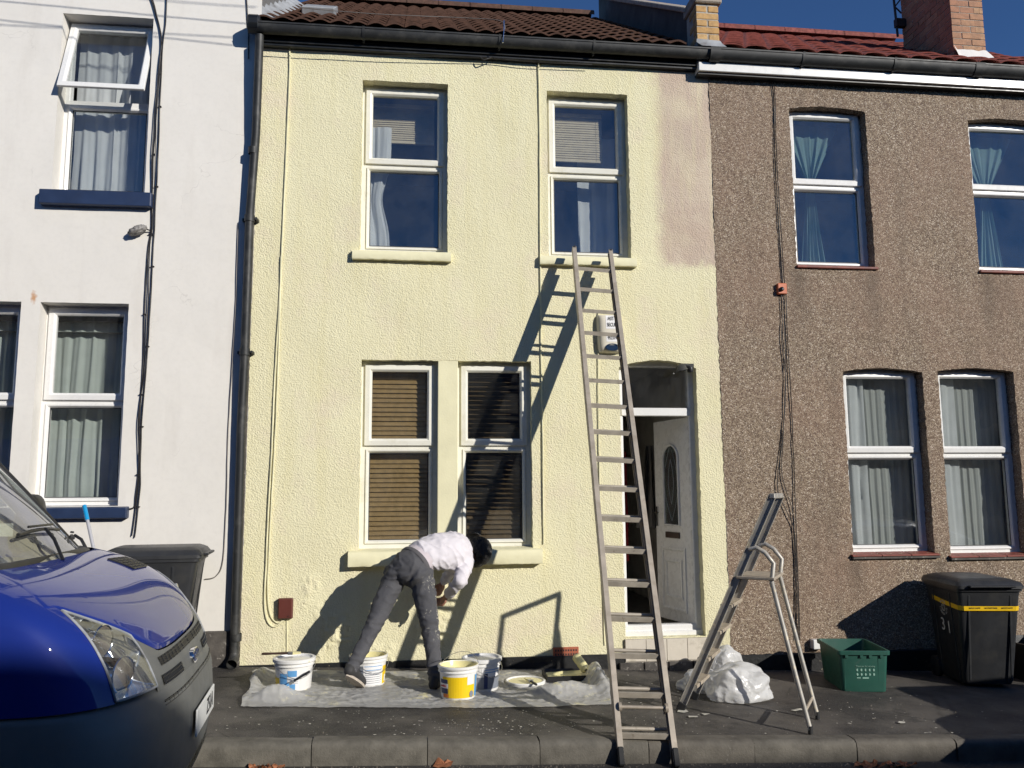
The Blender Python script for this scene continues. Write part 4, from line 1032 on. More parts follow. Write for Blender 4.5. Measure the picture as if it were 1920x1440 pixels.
# ================================================================ paint buckets
def arc_patch(c, r0, r1, z0, z1, a0, a1, off_, n=14):
    mb = MB()
    mb.grid(lambda u, v: (c.x + ((r0 + (r1 - r0) * v) + off_) * math.cos(a0 + (a1 - a0) * u), c.y + ((r0 + (r1 - r0) * v) + off_) * math.sin(a0 + (a1 - a0) * u), c.z + z0 + (z1 - z0) * v), n, 3)
    return mb
def bucket(px, py, r, h, label, lid=None, fill=None, rot=0, handle='down', scheme='yellow', spot=None, back_=0.0):
    c = gnd(px, py); c = V(c.x, c.y + r * .9 + back_, 0); c.z = GZ(c.x) + .012
    t = thing('paint_bucket', label, 'bucket', tuple(c), 'paint buckets on the dust sheet')
    h *= .93; rb = r * .90; R_ = lambda z: rb + (r - rb) * z / h
    mb = MB(); mb.lathe([(0.0, .0), (rb - .012, .0), (rb - .004, .003), (rb, .012), (R_(h * .80), h * .80), (R_(h * .8) + .010, h * .805), (R_(h * .82) + .010, h * .84), (R_(h * .86) + .002, h * .845),
                         (R_(h * .9) + .003, h * .91), (r + .011, h * .915), (r + .013, h * .93), (r + .012, h * .985), (r + .006, h), (r - .003, h), (r - .006, h * .97), (R_(h * .4) - .006, h * .4), (R_(.02) - .006, .03), (0, .03)], c, 40)
    mb.build('pail', M_bucket, t, smooth=35)
    if fill:
        zf = h * fill; MB().lathe([(0, zf), (R_(zf) * .7, zf + .002), (R_(zf) - .008, zf)], c, 32).build('paint', M_ypaint, t, smooth=60)
        MB().lathe([(R_(zf) - .0075, zf), (r - .0075, h * .965), (r - .001, h + .0015), (r + .0065, h + .001)], c, 40).build('paint_film', M_ypaint, t, smooth=60)
    if lid:
        mb = MB(); mb.lathe([(r + .016, h * .93), (r + .017, h + .006), (r + .010, h + .010), (r - .006, h + .009), (r - .012, h - .004), (0, h - .004)], c, 40); mb.build('lid', M_bucket if lid == 1 else M_label_g, t, smooth=35)
    A = lambda d: Rd(d + rot)
    def patch(a0, a1, z0, z1, m, nm='label_panel', off_=.0012): arc_patch(c, R_(h * z0), R_(h * z1), h * z0, h * z1, A(a0), A(a1), off_).build(nm, m, t)
    if scheme == 'yellow':
        patch(205, 322, .08, .70, M_label_y); patch(290, 318, .46, .72, M_bucket, off_=.0022); patch(322, 350, .08, .72, M_label_b); patch(192, 226, .20, .62, M_label_n, off_=.0022)
        patch(188, 228, .36, .50, M_bucket, 'logo_band', .0032); patch(205, 228, .09, .19, M_label_o, off_=.0026)
        a = A(208); rr = R_(h * .43) + .0042
        put_text('sandtex', h * .11, M_label_r, c + V(rr * math.cos(a), rr * math.sin(a), h * .43), (-math.sin(a), math.cos(a), 0), (0, 0, 1), t, sx=.75)
        a = A(307); rr = R_(h * .17) + .004; mb = MB(); u_ = V(-math.sin(a), math.cos(a), 0); o_ = c + V(rr * math.cos(a), rr * math.sin(a), h * .18)
        mb.add([o_ + u_ * .019 * math.cos(k * .5236) + V(0, 0, .024 * math.sin(k * .5236)) for k in range(12)], [list(range(12))]); mb.build('badge', M_label_g, t)
    elif scheme == 'info':
        patch(180, 232, .06, .44, M_label_y); patch(236, 262, .05, .60, M_label_b); patch(264, 300, .05, .72, M_alarm_w); patch(264, 292, .50, .70, M_label_b, off_=.002); patch(270, 288, .04, .26, M_label_b, off_=.0024)
        for k in range(4): patch(266, 297, .28 + k * .05, .295 + k * .05, M_label_g, 'print_line', .0022)
        patch(244, 258, .08, .16, M_label_r, off_=.002)
    elif scheme == 'text':
        patch(250, 322, .08, .74, M_alarm_w); patch(238, 252, .10, .70, M_label_g, off_=.0016); patch(322, 350, .08, .66, M_label_y)
        for k in range(7): patch(258, 316, .14 + k * .065, .155 + k * .065, M_label_g, 'print_line', .0022)
        for k in (.56, .68): patch(256, 318, k, k + .02, M_label_b, 'print_line', .0024)
        patch(334, 346, .14, .36, M_alarm_w, off_=.002)
    else:
        patch(255, 330, .50, .76, M_alarm_w); patch(240, 335, .10, .48, M_label_g); patch(262, 275, .12, .60, M_label_n, off_=.0022)
        for k in (.62, .70): patch(265, 328, k, k + .025, M_label_b, 'print_line', .0024)
    # wire handle
    a0 = A(205 if handle != 'up' else 190); a1 = a0 + math.pi; rr = r + .016
    P0 = c + V(rr * math.cos(a0), rr * math.sin(a0), h * .86); P1 = c + V(rr * math.cos(a1), rr * math.sin(a1), h * .86); mid = (P0 + P1) / 2
    dr_ = V(math.sin(a0 + 0), -math.cos(a0), 0)
    if dr_.y > 0: dr_ = -dr_
    pts = []
    for k in range(15):
        th = k / 14 * math.pi; e = (P0 - mid) * math.cos(th)
        if handle == 'up': pts.append(mid + e + V(0, 0, .11) * math.sin(th) + V(.03, .06, 0) * math.sin(th))
        else: pts.append(mid + e + dr_ * (rr + .004) * math.sin(th) + V(0, 0, -.09) * math.sin(th) ** 2)
    MB().tube(pts, .0022, 6).build('wire_handle', M_steel, t, smooth=60)
    return t, c
bk1, c1 = bucket(546, 1301, .142, .235, 'lidded white bucket with a brush lying on top, left end of the sheet', lid=1, scheme='info', rot=-6)
bk2, c2 = bucket(688, 1297, .138, .245, 'open white bucket with small-print label, behind the raised shoe', fill=.62, scheme='text', rot=4, back_=.07)
bk3, c3 = bucket(861, 1318, .140, .255, 'open bucket with bright yellow label, nearest to the street', fill=.66, handle='up', scheme='yellow', rot=6)
bk4, c4 = bucket(906, 1302, .140, .250, 'lidded grey-labelled bucket behind the yellow-labelled one', lid=1, scheme='grey', rot=10)

def brush(loc, dir_, label, L=.16, w=.05, mat=None, paint=None):
    d = Vector(dir_).normalized(); s_ = d.cross(V(0, 0, 1)).normalized(); n = s_.cross(d)
    t = thing('paint_brush', label, 'paint brush', tuple(loc)); o = Vector(loc)
    mb = MB(); rings = []
    for q, wd, th in ((0, .010, .008), (.03, .013, .010), (.08, .010, .008), (.12, .012, .009), (L, w * .45, .010)):
        rings.append([o - d * (L - q) + s_ * wd * math.cos(k * math.pi / 4) + n * th * math.sin(k * math.pi / 4) for k in range(8)])
    mb.loft(rings); mb.build('handle', mat or M_wood, t, smooth=60)
    MB().obox(o + d * .018, s_ * w / 2, n * .010, d * .02).build('ferrule', M_steel, t, bev=.003)
    mb = MB(); mb.loft([[o + d * .036 + s_ * sx * w * .48 + n * sy * .009 for sx, sy in ((-1, -1), (1, -1), (1, 1), (-1, 1))], [o + d * .095 + s_ * sx * w * .50 + n * sy * .004 for sx, sy in ((-1, -1), (1, -1), (1, 1), (-1, 1))]])
    mb.build('bristles', paint or M_ypaint, t)
    return t
brush(c1 + V(-.045, -.03, .262), (1, .10, -.02), 'dark-handled paint brush lying on the lidded bucket', .19)
brush(c1 + V(.02, -.158, .085), (-.8, -.1, -.45), 'black-handled brush hanging on the front of the lidded bucket', .13, .03, M_blackp, M_label_b)
# lid with a brush on it
cl = gnd(985, 1284); cl = V(cl.x, cl.y, GZ(cl.x) + .03)
t = thing('bucket_lid', 'round cream bucket lid lying on the sheet', 'lid', tuple(cl))
MB().lathe([(.158, -.018), (.162, .004), (.155, .010), (.146, .009), (.140, .0), (0, .0)], cl, 40).build('lid', M_bucket, t, smooth=35)
MB().lathe([(.135, .002), (.10, .0035), (0, .003)], cl, 30).build('paint_film', M_ypaint, t, smooth=60)
brush(cl + V(.03, -.12, .022), (-.25, .9, .05), 'paint-covered brush resting on the round lid', .10, .04, M_blackp)
# roller tray and roller
tc = gnd(1072, 1284); tc.z = GZ(tc.x) + .02; tc.y += .12
tr = thing('roller_tray', 'black roller tray full of yellow paint on the sheet', 'roller tray', tuple(tc))
def tray_pt(u, v, o=0.0):
    x = -.19 + .38 * u; y = -.135 + .27 * v; eu = min(u, 1 - u); ev = min(v, 1 - v); rim = max(0, 1 - min(eu / .07, ev / .09))
    return (tc.x + x * (1 + .06 * rim), tc.y + y * (1 + .06 * rim), tc.z + .055 * rim ** .7 + .02 * u * (1 - rim) + o)
mb = MB(); mb.grid(lambda u, v: tray_pt(u, v), 28, 22); mb.grid(lambda u, v: tray_pt(u, v, -.006), 28, 22, True)
mb.loft([[tray_pt(u, v, q) for u, v in [(k / 8, 0) for k in range(8)] + [(1, k / 8) for k in range(8)] + [(1 - k / 8, 1) for k in range(8)] + [(0, 1 - k / 8) for k in range(8)]] for q in (.0, -.006, -.045)], True, False)
mb.build('tray', M_blackp, tr, smooth=50)
MB().grid(lambda u, v: V(*tray_pt(.05 + .9 * u, .06 + .88 * v, .006)) + V(0, 0, .003 * noise.noise((u * 6, v * 6, 2))), 16, 12).build('paint', M_ypaint, tr, smooth=80)
rl = thing('paint_roller', 'yellow paint-soaked roller standing in the tray', 'paint roller', tuple(tc + V(.12, 0, .03)))
a = tc + V(.135, -.05, .075); b = tc + V(.085, .12, .155); mb = MB()
ax = (b - a).normalized(); s1_ = ax.cross(V(0, 0, 1)).normalized(); s2_ = ax.cross(s1_)
mb.grid(lambda u, v: a + ax * ((b - a).length * v) + (s1_ * math.cos(u * 2 * math.pi) + s2_ * math.sin(u * 2 * math.pi)) * (.038 if 0 < v < 1 else .012) * (1 + .06 * noise.noise((u * 9, v * 9, 1))), 22, 14)
mb.build('sleeve', M_ypaint, rl, smooth=60)
MB().tube([a, a - ax * .02, a - ax * .02 + V(.06, -.02, -.02), tc + V(.185, -.02, .06)], .004, 6).build('frame_wire', M_steel, rl)
MB().tube([tc + V(.185, -.02, .06), tc + V(.235, .08, .06)], .012, 8).build('handle', M_ypaint, rl, smooth=50)

# ================================================================ white plastic bags beside the stepladder
def bag(c, rx, ry, rz, seed, label):
    me = bpy.data.meshes.new('bag'); bm = bmesh.new(); bmesh.ops.create_icosphere(bm, subdivisions=6, radius=1)
    for v in bm.verts:
        p = v.co.copy(); n1 = noise.noise((p.x * 1.6 + seed, p.y * 1.6, p.z * 1.6)); rdg = 1 - 2 * abs(noise.noise((p.x * 3 + seed, p.y * 3, p.z * 3 + 4))); r2 = 1 - 2 * abs(noise.noise((p.x * 7 + seed, p.y * 7, p.z * 7)))
        k = 1 + .26 * n1 + .05 * rdg + .012 * r2
        z = p.z * k
        if z < -.45: z = -.45 + (z + .45) * .12
        v.co = V(p.x * k * rx, p.y * k * ry, (z + .5) * rz)
    bm.to_mesh(me); bm.free(); me.materials.append(M_bag); me.shade_smooth()
    o = bpy.data.objects.new('plastic_bag', me); COL.objects.link(o); o.location = (c.x, c.y, GZ(c.x) + .002)
    return tag(o, label, 'plastic bag', 'white plastic bags')
g1 = gnd(1395, 1318); bag(V(g1.x, g1.y + .14, 0), .27, .19, .165, 3.1, 'larger white plastic bag, right of the stepladder steps')
g1 = gnd(1325, 1300); bag(V(g1.x + .02, g1.y + .10, 0), .19, .15, .11, 8.4, 'small flattened white plastic bag behind the stepladder steps')
g1 = gnd(1372, 1275); bag(V(g1.x - .02, g1.y + .06, 0), .16, .12, .17, 12.7, 'white plastic bag at the back, against the wall')

# ================================================================ recycling boxes
def recycling_box(loc, rz, mat, label, group, prt=True):
    t = thing('recycling_box', label, 'recycling box', loc, group, rz)
    W_, D_, H_ = .40, .56, .33
    def rr(w, d, z, r=.03, n=4):
        P = []
        for cx_, cy_, a0 in ((w / 2 - r, -d / 2 + r, -90), (w / 2 - r, d / 2 - r, 0), (-w / 2 + r, d / 2 - r, 90), (-w / 2 + r, -d / 2 + r, 180)):
            for k in range(n + 1): a = Rd(a0 + 90 * k / n); P.append((cx_ + r * math.cos(a), cy_ + r * math.sin(a), z))
        return P
    mb = MB(); mb.loft([rr(.35, .50, .0), rr(.355, .505, .008), rr(W_ - .01, D_ - .01, H_ - .035), rr(W_ + .022, D_ + .022, H_ - .033), rr(W_ + .026, D_ + .026, H_ - .004), rr(W_ + .018, D_ + .018, H_), rr(W_ - .008, D_ - .008, H_), rr(W_ - .014, D_ - .014, H_ - .02), rr(.338, .488, .012)], True, True)
    mb.build('tub', mat, t, local=True, smooth=35)
    rb = MB()
    for x in (-.155, .115): rb.loft([[(x - .003, -.252 - .001, .02), (x + .003, -.252 - .001, .02), (x + .003, -.25, .02)], [(x - .003, -.277, H_ - .04), (x + .003, -.277, H_ - .04), (x + .003, -.27, H_ - .04)]])
    for x in (-.14, -.02, .05, .14): rb.box(x - .012, x + .012, -.288, -.27, H_ - .055, H_ - .034)
    rb.build('rib', mat, t, local=True)
    if prt:
        nrm = V(0, -1, .075).normalized(); y_ = lambda z: -.2515 - .0255 * z / .295
        for k, (tx, sz, z) in enumerate((('Thank you for recycling', .016, .205),)):
            put_text(tx, sz, M_printg, (.01, y_(z) - .002, z), (1, 0, 0), (0, -.08, 1), t, 'print', True)
        pm = MB(); rs = random.Random(3)
        for r_ in range(2):
            for c_ in range(5):
                x = -.055 + c_ * .033; z = .175 - r_ * .035; s_ = .009
                pm.add([(x + s_ * math.cos(k * 1.047 + r_) * (1 if k % 2 else .5 + .4 * rs.random()), y_(z) - .0018, z + s_ * 1.3 * math.sin(k * 1.047 + r_)) for k in range(6)], [list(range(6))])
        pm.box(-.06, -.03, y_(.11) - .0018, y_(.11), .108, .115); pm.box(-.015, .035, y_(.11) - .0018, y_(.11), .106, .116)
        pm.build('print', M_printg, t, local=True)
    return t
gl = gnd(1573, 1294); gr_ = gnd(1663, 1299); ang = math.atan2(gr_.y - gl.y, gr_.x - gl.x)
mid = (gl + gr_) / 2; nrm = V(-math.sin(ang), math.cos(ang), 0)
cc = mid + nrm * .25
recycling_box((cc.x, cc.y, GZ(cc.x)), ang + .06, M_green, 'green recycling box standing open in front of the brown wall', 'recycling boxes')
recycling_box((5.62, -.33, GZ(5.6)), .1, M_binp, 'black box cut off by the right photo edge, beside the bin marked 31', 'recycling boxes', False)
p = at(1533, 1206, -.04); mb = MB().box(p.x - .055, p.x + .055, -.07, .0, p.z - .05, p.z + .035)
tag(mb.build('junction_box', M_upvc, bev=.006), 'small white plastic box on the brown wall behind the green box', 'junction box')

# ================================================================ wheelie bins
def wheelie_bin(loc, rz, label, marks=False):
    t = thing('wheelie_bin', label, 'wheelie bin', loc, 'wheelie bins', rz)
    def rr(w, d, z, cy=0, r=.04, n=3):
        P = []
        for cx_, cy_, a0 in ((w / 2 - r, -d / 2 + r, -90), (w / 2 - r, d / 2 - r, 0), (-w / 2 + r, d / 2 - r, 90), (-w / 2 + r, -d / 2 + r, 180)):
            for k in range(n + 1): a = Rd(a0 + 90 * k / n); P.append((cx_ + r * math.cos(a), cy + cy_ + r * math.sin(a), z))
        return P
    mb = MB(); mb.loft([rr(.42, .46, .03, .03), rr(.44, .48, .06, .03), rr(.54, .64, .86), rr(.555, .655, .90), rr(.575, .69, .905), rr(.58, .70, .955), rr(.56, .68, .96)], True, True); mb.build('body', M_binp, t, local=True, smooth=40)
    rb = MB()
    for x in (-.18, .18): rb.obox((x, -.278, .47), (.010, 0, 0), (0, .006, 0), (0, -.040, .40))
    for s_ in (-1, 1):
        for y in (-.15, .17): rb.obox((s_ * .2475, y, .47), (.006, 0, 0), (0, .010, 0), (s_ * .025, 0, .40))
    rb.build('rib', M_binp, t, local=True, bev=.004)
    # lid: shallow dome with stepped rim
    def dome(u, v):
        x = -.295 + .59 * u; y = -.365 + .735 * v; e = min(min(u, 1 - u) * 6, min(v, 1 - v) * 8, 1.0); e = e * e * (3 - 2 * e)
        return (x, y, .955 + .03 * (1 if e > .03 else .0) + .028 * e + .010 * math.sin(u * math.pi))
    mb = MB(); mb.grid(dome, 26, 26); mb.loft([rr(.592, .735, .93, .0025), rr(.592, .735, .957, .0025)], True, False); mb.build('lid', M_binp, t, local=True, smooth=45)
    hb = MB(); hb.tube([(-.22, .40, .95), (.22, .40, .95)], .016, 10); hb.box(-.24, -.20, .33, .41, .92, .965); hb.box(.20, .24, .33, .41, .92, .965); hb.build('handle', M_binp, t, local=True, smooth=40)
    lh = MB(); lh.box(-.2, .2, -.40, -.36, .945, .965); lh.build('lid_grip', M_binp, t, local=True, bev=.006)
    for s_ in (-1, 1):
        w_ = MB(); w_.loft([[(s_ * q, .27 + .10 * r_ * math.cos(k * math.pi / 12), .10 + .10 * r_ * math.sin(k * math.pi / 12)) for k in range(24)] for q, r_ in ((.21, .9), (.215, 1), (.255, 1), (.26, .9))], True, True); w_.build('wheel', M_rubber, t, local=True, smooth=40)
    return t
nb = gnd(1808, 1288)
RB = Rd(-9)
bcx, bcy = nb.x + .22 * math.cos(RB) - .21 * math.sin(RB), nb.y + .22 * math.sin(RB) + .21 * math.cos(RB)
b31 = wheelie_bin((bcx, bcy, GZ(bcx)), RB, 'black wheelie bin numbered 31 with yellow tape round it')
# number, crest and tape on the bin: left side face of the bin (local -x)
def sidex(z): return -.215 - .055 * (z - .03) / .83
sl = (-.0625, 0, 1)
for tx, y, z, s_ in (('3', .035, .545, .17), ('1', -.075, .530, .17)):
    put_text(tx, s_, M_greypaint, (sidex(z) - .008, y, z), (0, -1, 0), sl, b31, 'number', True)
ring_t = 'BRISTOL  CITY COUNCIL  '
for k, chx in enumerate(ring_t):
    if chx == ' ': continue
    a = math.pi * .75 - k / len(ring_t) * 2 * math.pi; y = -.01 - .062 * math.cos(a); z = .715 + .062 * math.sin(a)
    put_text(chx, .027, M_greypaint, (sidex(z) - .006, y, z), (0, -math.sin(a), -math.cos(a)) if False else (0, -math.cos(a - math.pi / 2), math.sin(a - math.pi / 2)), (-.06 * math.sin(a), -math.cos(a), math.sin(a)), b31, 'crest_lettering', True)
mb = MB()
for r_ in (.036, .024):
    for k in range(16):
        a = k * math.pi / 8; b_ = a + .3; P = []
        for q, rr_ in ((a, r_), (b_, r_), (b_, r_ - .006), (a, r_ - .006)): z = .715 + rr_ * math.sin(q); P.append((sidex(z) - .006, -.01 - rr_ * math.cos(q), z))
        mb.add(P, [(0, 1, 2, 3)])
mb.build('crest', M_greypaint, b31, local=True)
tz0, tz1 = .725, .768
def hw(z): return .215 + .05 * (z - .03) / .83 + .0055
def hd(z): return .235 + .085 * (z - .03) / .83 + .0055
mb = MB(); L_ = []
for z in (tz0, tz1):
    L_.append([(-hw(z) - .003, .20, z + .045), (-hw(z) - .004, -.06, z + .02), (-hw(z) - .002, -hd(z) + .03, z + .004), (-hw(z) + .035, -hd(z) - .004, z), (hw(z) - .04, -hd(z) - .004, z - .002), (hw(z) + .002, -hd(z) + .03, z - .002), (hw(z) + .003, .1, z + .004)])
mb.loft(L_, False, False); mb.build('tape', M_tape, b31, local=True)
for k in range(3):
    x = -.135 + k * .14; put_text(('SLIM MY WASTE', 'NO FOOD PLEASE', 'SLIM MY WASTE')[k], .017, M_ink, (x, -hd(tz1) - .0055, tz1 - .018), (1, 0, 0), (0, -.1, 1), b31, 'tape_print', True, .8)
lb_ = at(308, 1045, -.45)
b31.scale = (.96, .96, .90)
wheelie_bin((lb_.x - .05, -.42, GZ(lb_.x)), Rd(96), 'black wheelie bin against the white house, behind the blue van')
# ================================================================ fittings and cables on the walls
def cable(pts, r, mat, label=None, cat='cable', name='cable', parent=None, n=6, group=None, wob=.0, sub=6):
    P = [Vector(p) for p in pts]; Q = []
    for i in range(len(P) - 1):
        for k in range(sub):
            t = k / sub; a = P[max(i - 1, 0)]; b = P[i]; c = P[i + 1]; d = P[min(i + 2, len(P) - 1)]
            q = .5 * ((2 * b) + (c - a) * t + (2 * a - 5 * b + 4 * c - d) * t * t + (3 * b - a - 3 * c + d) * t ** 3)
            q = q + V(noise.noise((q.z * 5, q.x * 5, i * .1)), 0, 0) * wob; Q.append(q)
    Q.append(P[-1])
    o = MB().tube(Q, r, n).build(name, mat, parent, smooth=60)
    if label: tag(o, label, cat, group)
    return o
def wpx(L, y=-.012): return [at(a, b, y) for a, b in L]
bundle = [[(280, -10), (290, 20), (303, 80), (296, 180), (287, 300), (284, 420), (278, 470), (272, 560), (268, 680), (262, 780), (262, 850), (255, 930), (252, 950), (240, 955)],
          [(312, -10), (311, 40), (305, 85), (300, 190), (296, 300), (290, 420), (287, 480), (280, 600), (274, 690), (266, 790), (263, 880), (262, 925), (252, 1008)],
          [(283, -10), (293, 24), (302, 84), (290, 210), (285, 300), (285, 420), (281, 470), (277, 580), (271, 690), (259, 790), (260, 900), (247, 1005)],
          [(303, 85), (296, 140), (293, 220), (290, 330), (286, 430)]]
for i, (b, r, nm) in enumerate(zip(bundle, (.0065, .0055, .0045, .004), ('thickest of the black cables running down the white house', 'outer right black cable running down the white house', 'thin black cable inside the bundle on the white house', 'short thin cable looping beside the upstairs window of the white house'))):
    o = cable(wpx(b, -.012 - .004 * i), r, M_cable, nm, wob=.004)
    for py in range(140 + 60 * i, 960, 150):
        if i < 2:
            q = [p_ for p_ in wpx(b) ]
            zz = at(280, py).z; k = min(range(len(q) - 1), key=lambda j: 0 if (q[j].z - zz) * (q[j + 1].z - zz) <= 0 else 9); t = (zz - q[k].z) / (q[k + 1].z - q[k].z + 1e-9); c = mixv(q[k], q[k + 1], t)
            MB().box(c.x - .014, c.x + .014, -.022, .0, c.z - .004, c.z + .004).build('cable_clip', M_cable, o)
cable(wpx([(462, -8), (464, 30), (466, 62), (466, 110)]), .006, M_cable, 'black cable on the white wall above the downpipe hopper')
cable(wpx([(446, 420), (442, 560), (434, 700), (427, 830), (424, 950), (418, 1050), (405, 1080), (384, 1086)]), .004, M_cable_g, 'thin grey cable curling to the bin at the white house corner', wob=.004)
# wrapped security lamp
lc = at(257, 431, -.06); t = thing('wrapped_lamp', 'grey plastic-wrapped lamp fixed to the white wall beside the cables', 'lamp', (lc.x, 0, lc.z))
me = bpy.data.meshes.new('wrapping'); bm = bmesh.new(); bmesh.ops.create_icosphere(bm, subdivisions=4, radius=1)
for v in bm.verts:
    p = v.co; k = 1 + .25 * (1 - 2 * abs(noise.noise((p.x * 2.2, p.y * 2.2, p.z * 2.2)))) + .08 * noise.noise((p.x * 8, p.y * 8, p.z * 8)); q = V(p.x * .068, p.y * .045, p.z * .035) * k; v.co = V(q.x, q.y - .05, q.z + q.x * .35)
bm.to_mesh(me); bm.free(); me.materials.append(simple('grey_wrapping', (.24, .225, .21), .5, var=.25, vs=30)); me.shade_smooth()
o = bpy.data.objects.new('wrapping', me); COL.objects.link(o); o.parent = t
MB().tube([(lc.x + .05, -.05, lc.z + .02), (lc.x + .10, -.02, lc.z + .01), (lc.x + .12, -.01, lc.z - .03)], .006, 6).build('wire', M_cable, t, smooth=60)
# cream conduits painted with the yellow wall
cable(wpx([(543, 90), (543, 140), (536, 300), (528, 480), (524, 560), (516, 700), (509, 850), (503, 960), (499, 1060), (496, 1120), (500, 1160), (513, 1175), (530, 1165), (536, 1158)], -.012), .0075, M_ysill, 'painted-over cable running down the left of the yellow wall', wob=.003)
cable(wpx([(527, 480), (521, 700), (514, 850), (506, 1000), (502, 1100), (506, 1150), (520, 1168), (533, 1160)], -.014), .006, M_ysill, 'second painted-over cable running down to the brown meter box', wob=.003)
cable(wpx([(1010, 110), (1012, 300), (1013, 480), (1015, 700), (1018, 860), (1019, 1020)], -.012), .0065, M_ysill, 'painted-over cable between the ladder and the windows', wob=.004)
cable(wpx([(1122, 580), (1122, 700), (1124, 900), (1130, 1100), (1134, 1210)], -.010), .005, M_ysill, 'painted-over cable running down behind the ladder', wob=.004)
cable(wpx([(538, 1160), (538, 1245)], -.010), .005, M_ysill, 'painted-over cable from the meter box to the ground')
cable(wpx([(492, 92), (600, 98), (720, 104), (900, 108), (1000, 116), (1110, 121)], -.066), .004, M_cable, 'black wire strung along under the black fascia', wob=.003)
cable([at(900, 106, -.07), at(906, 112, -.08), at(915, 110, -.075), at(925, 107, -.07)], .006, M_cable, 'small black cable loop under the fascia')
# thin wires over the tiles
cable([at(560, 14, .5), at(700, 26, .35), at(880, 34, .25), at(940, 40, .1), at(946, 62, -.1)], .004, M_cable_g, 'thin pale wire lying across the brown roof tiles')
cable([at(945, 38, -.19), at(945, 56, -.2), at(943, 80, -.21)], .005, M_chrome, 'short bright wire standing up from the black gutter')
# brown meter box
p = at(535, 1141, -.04); t = thing('meter_box', 'small brown plastic box low on the yellow wall', 'junction box', (p.x, 0, p.z - .09))
MB().box(p.x - .062, p.x + .062, -.055, .0, p.z - .085, p.z + .085).build('box', M_brown_p, t, bev=.008, seg=2)
MB().box(p.x - .055, p.x + .055, -.062, -.054, p.z - .078, p.z + .078).build('cover', M_brown_p, t, bev=.004)
MB().lathe([(.006, -.002), (.006, .002), (0, .003)], (0, 0, 0), 10).build('screw', M_blackp, t, local=True).location = (0.03, -.063, .03)
# terracotta air brick with its holes
p0 = at(1037, 1214, -.004); p1 = at(1085, 1232, -.004)
ab = MB().box(p0.x, p1.x, -.012, .02, p1.z, p0.z).build('air_brick', M_ventb, bev=.003)
tag(ab, 'terracotta air brick with square holes at the foot of the yellow wall', 'air brick')
for r_ in range(2):
    for k in range(9):
        x = p0.x + (p1.x - p0.x) * (.10 + .80 * k / 8); z = p1.z + (p0.z - p1.z) * (.32 + .38 * r_); MB().box(x - .006, x + .006, -.0135, -.0115, z - .008, z + .008).build('vent_hole', M_ink, ab)
# alarm box
a0 = at(1121, 661, -.05); a1 = at(1168, 589, -.05); cxm = (a0.x + a1.x) / 2; wz_ = a1.x - a0.x; hz_ = a1.z - a0.z
al = thing('alarm_box', 'cream burglar alarm box on the yellow wall behind the ladder', 'alarm box', (cxm, 0, a0.z))
def alp(u, v):
    s_ = 2 * u - 1; q = 2 * v - 1; wv_ = 1 - .10 * (1 - v) ** 2; edge = max(abs(s_), abs(q) ** 1.5)
    d = .075 * (1 - abs(s_) ** 5) ** .5 * (1 - abs(q) ** 8) ** .5
    return (cxm + s_ * wz_ / 2 * wv_ * (1 - .05 * abs(q) ** 6), -.004 - d, a0.z + hz_ * v)
MB().grid(alp, 24, 30).build('case', M_alarm, al, smooth=60)
def stick(u0, u1, v0, v1, m, nm, dd): return MB().grid(lambda u, v: V(*alp(u0 + (u1 - u0) * u, v0 + (v1 - v0) * v)) + V(0, -dd, 0), 10, 8).build(nm, m, al, smooth=60)
stick(.30, .80, .60, .95, M_alarm_w, 'sticker', .0015); stick(.30, .80, .27, .45, M_alarm_w, 'sticker', .0015)
zc = lambda v: a0.z + hz_ * v
put_text('AST', .05, M_ink, (cxm + .0, -.0835, zc(.86)), (1, 0, 0), (0, 0, 1), al, sx=.72); put_text('SECUR', .05, M_ink, (cxm + .008, -.0835, zc(.70)), (1, 0, 0), (0, 0, 1), al, sx=.62); put_text('952319', .042, M_ink, (cxm + .01, -.0835, zc(.36)), (1, 0, 0), (0, 0, 1), al, sx=.70)
mb = MB(); cz_ = zc(.13)
mb.loft([[(cxm + .01 + rx * math.cos(k * math.pi / 16), y, cz_ + rz * math.sin(k * math.pi / 16)) for k in range(32)] for rx, rz, y in ((.068, .036, -.06), (.066, .034, -.083), (.058, .027, -.084), (.055, .025, -.078))], True, True); mb.build('strobe', M_navy, al, smooth=40)
# floodlight with sensor at the door head
fc = at(1283, 690, -.03); fl = thing('security_light', 'small black security lamp at the top right of the doorway', 'lamp', (fc.x, 0, fc.z))
MB().box(fc.x + .0, fc.x + .10, -.02, .06, fc.z + .005, fc.z + .045).build('bracket', M_blackp, fl, bev=.005)
mb = MB(); mb.loft([[(fc.x - .045 + r_ * math.cos(k * math.pi / 8), -.06 + r_ * math.sin(k * math.pi / 8) * .8 + dy, fc.z + z_ + .25 * r_ * math.cos(k * math.pi / 8)) for k in range(16)] for r_, z_, dy in ((.016, .035, .01), (.045, .01, .0), (.068, -.035, -.01), (.062, -.033, -.01))], True, True); mb.build('lamp_head', M_gutter, fl, smooth=40)
MB().lathe([(0, -.02), (.026, -.02), (.03, .0), (.028, .02), (0, .022)], (fc.x + .05, -.05, fc.z - .02), 14).build('sensor', M_blackp, fl, smooth=40)
mb = MB(); mb.tube([(fc.x + .05, -.04, fc.z + .02), (fc.x - .01, -.05, fc.z + .02), (fc.x - .03, -.055, fc.z + .03)], .012, 8); mb.build('arm', M_blackp, fl, smooth=40)
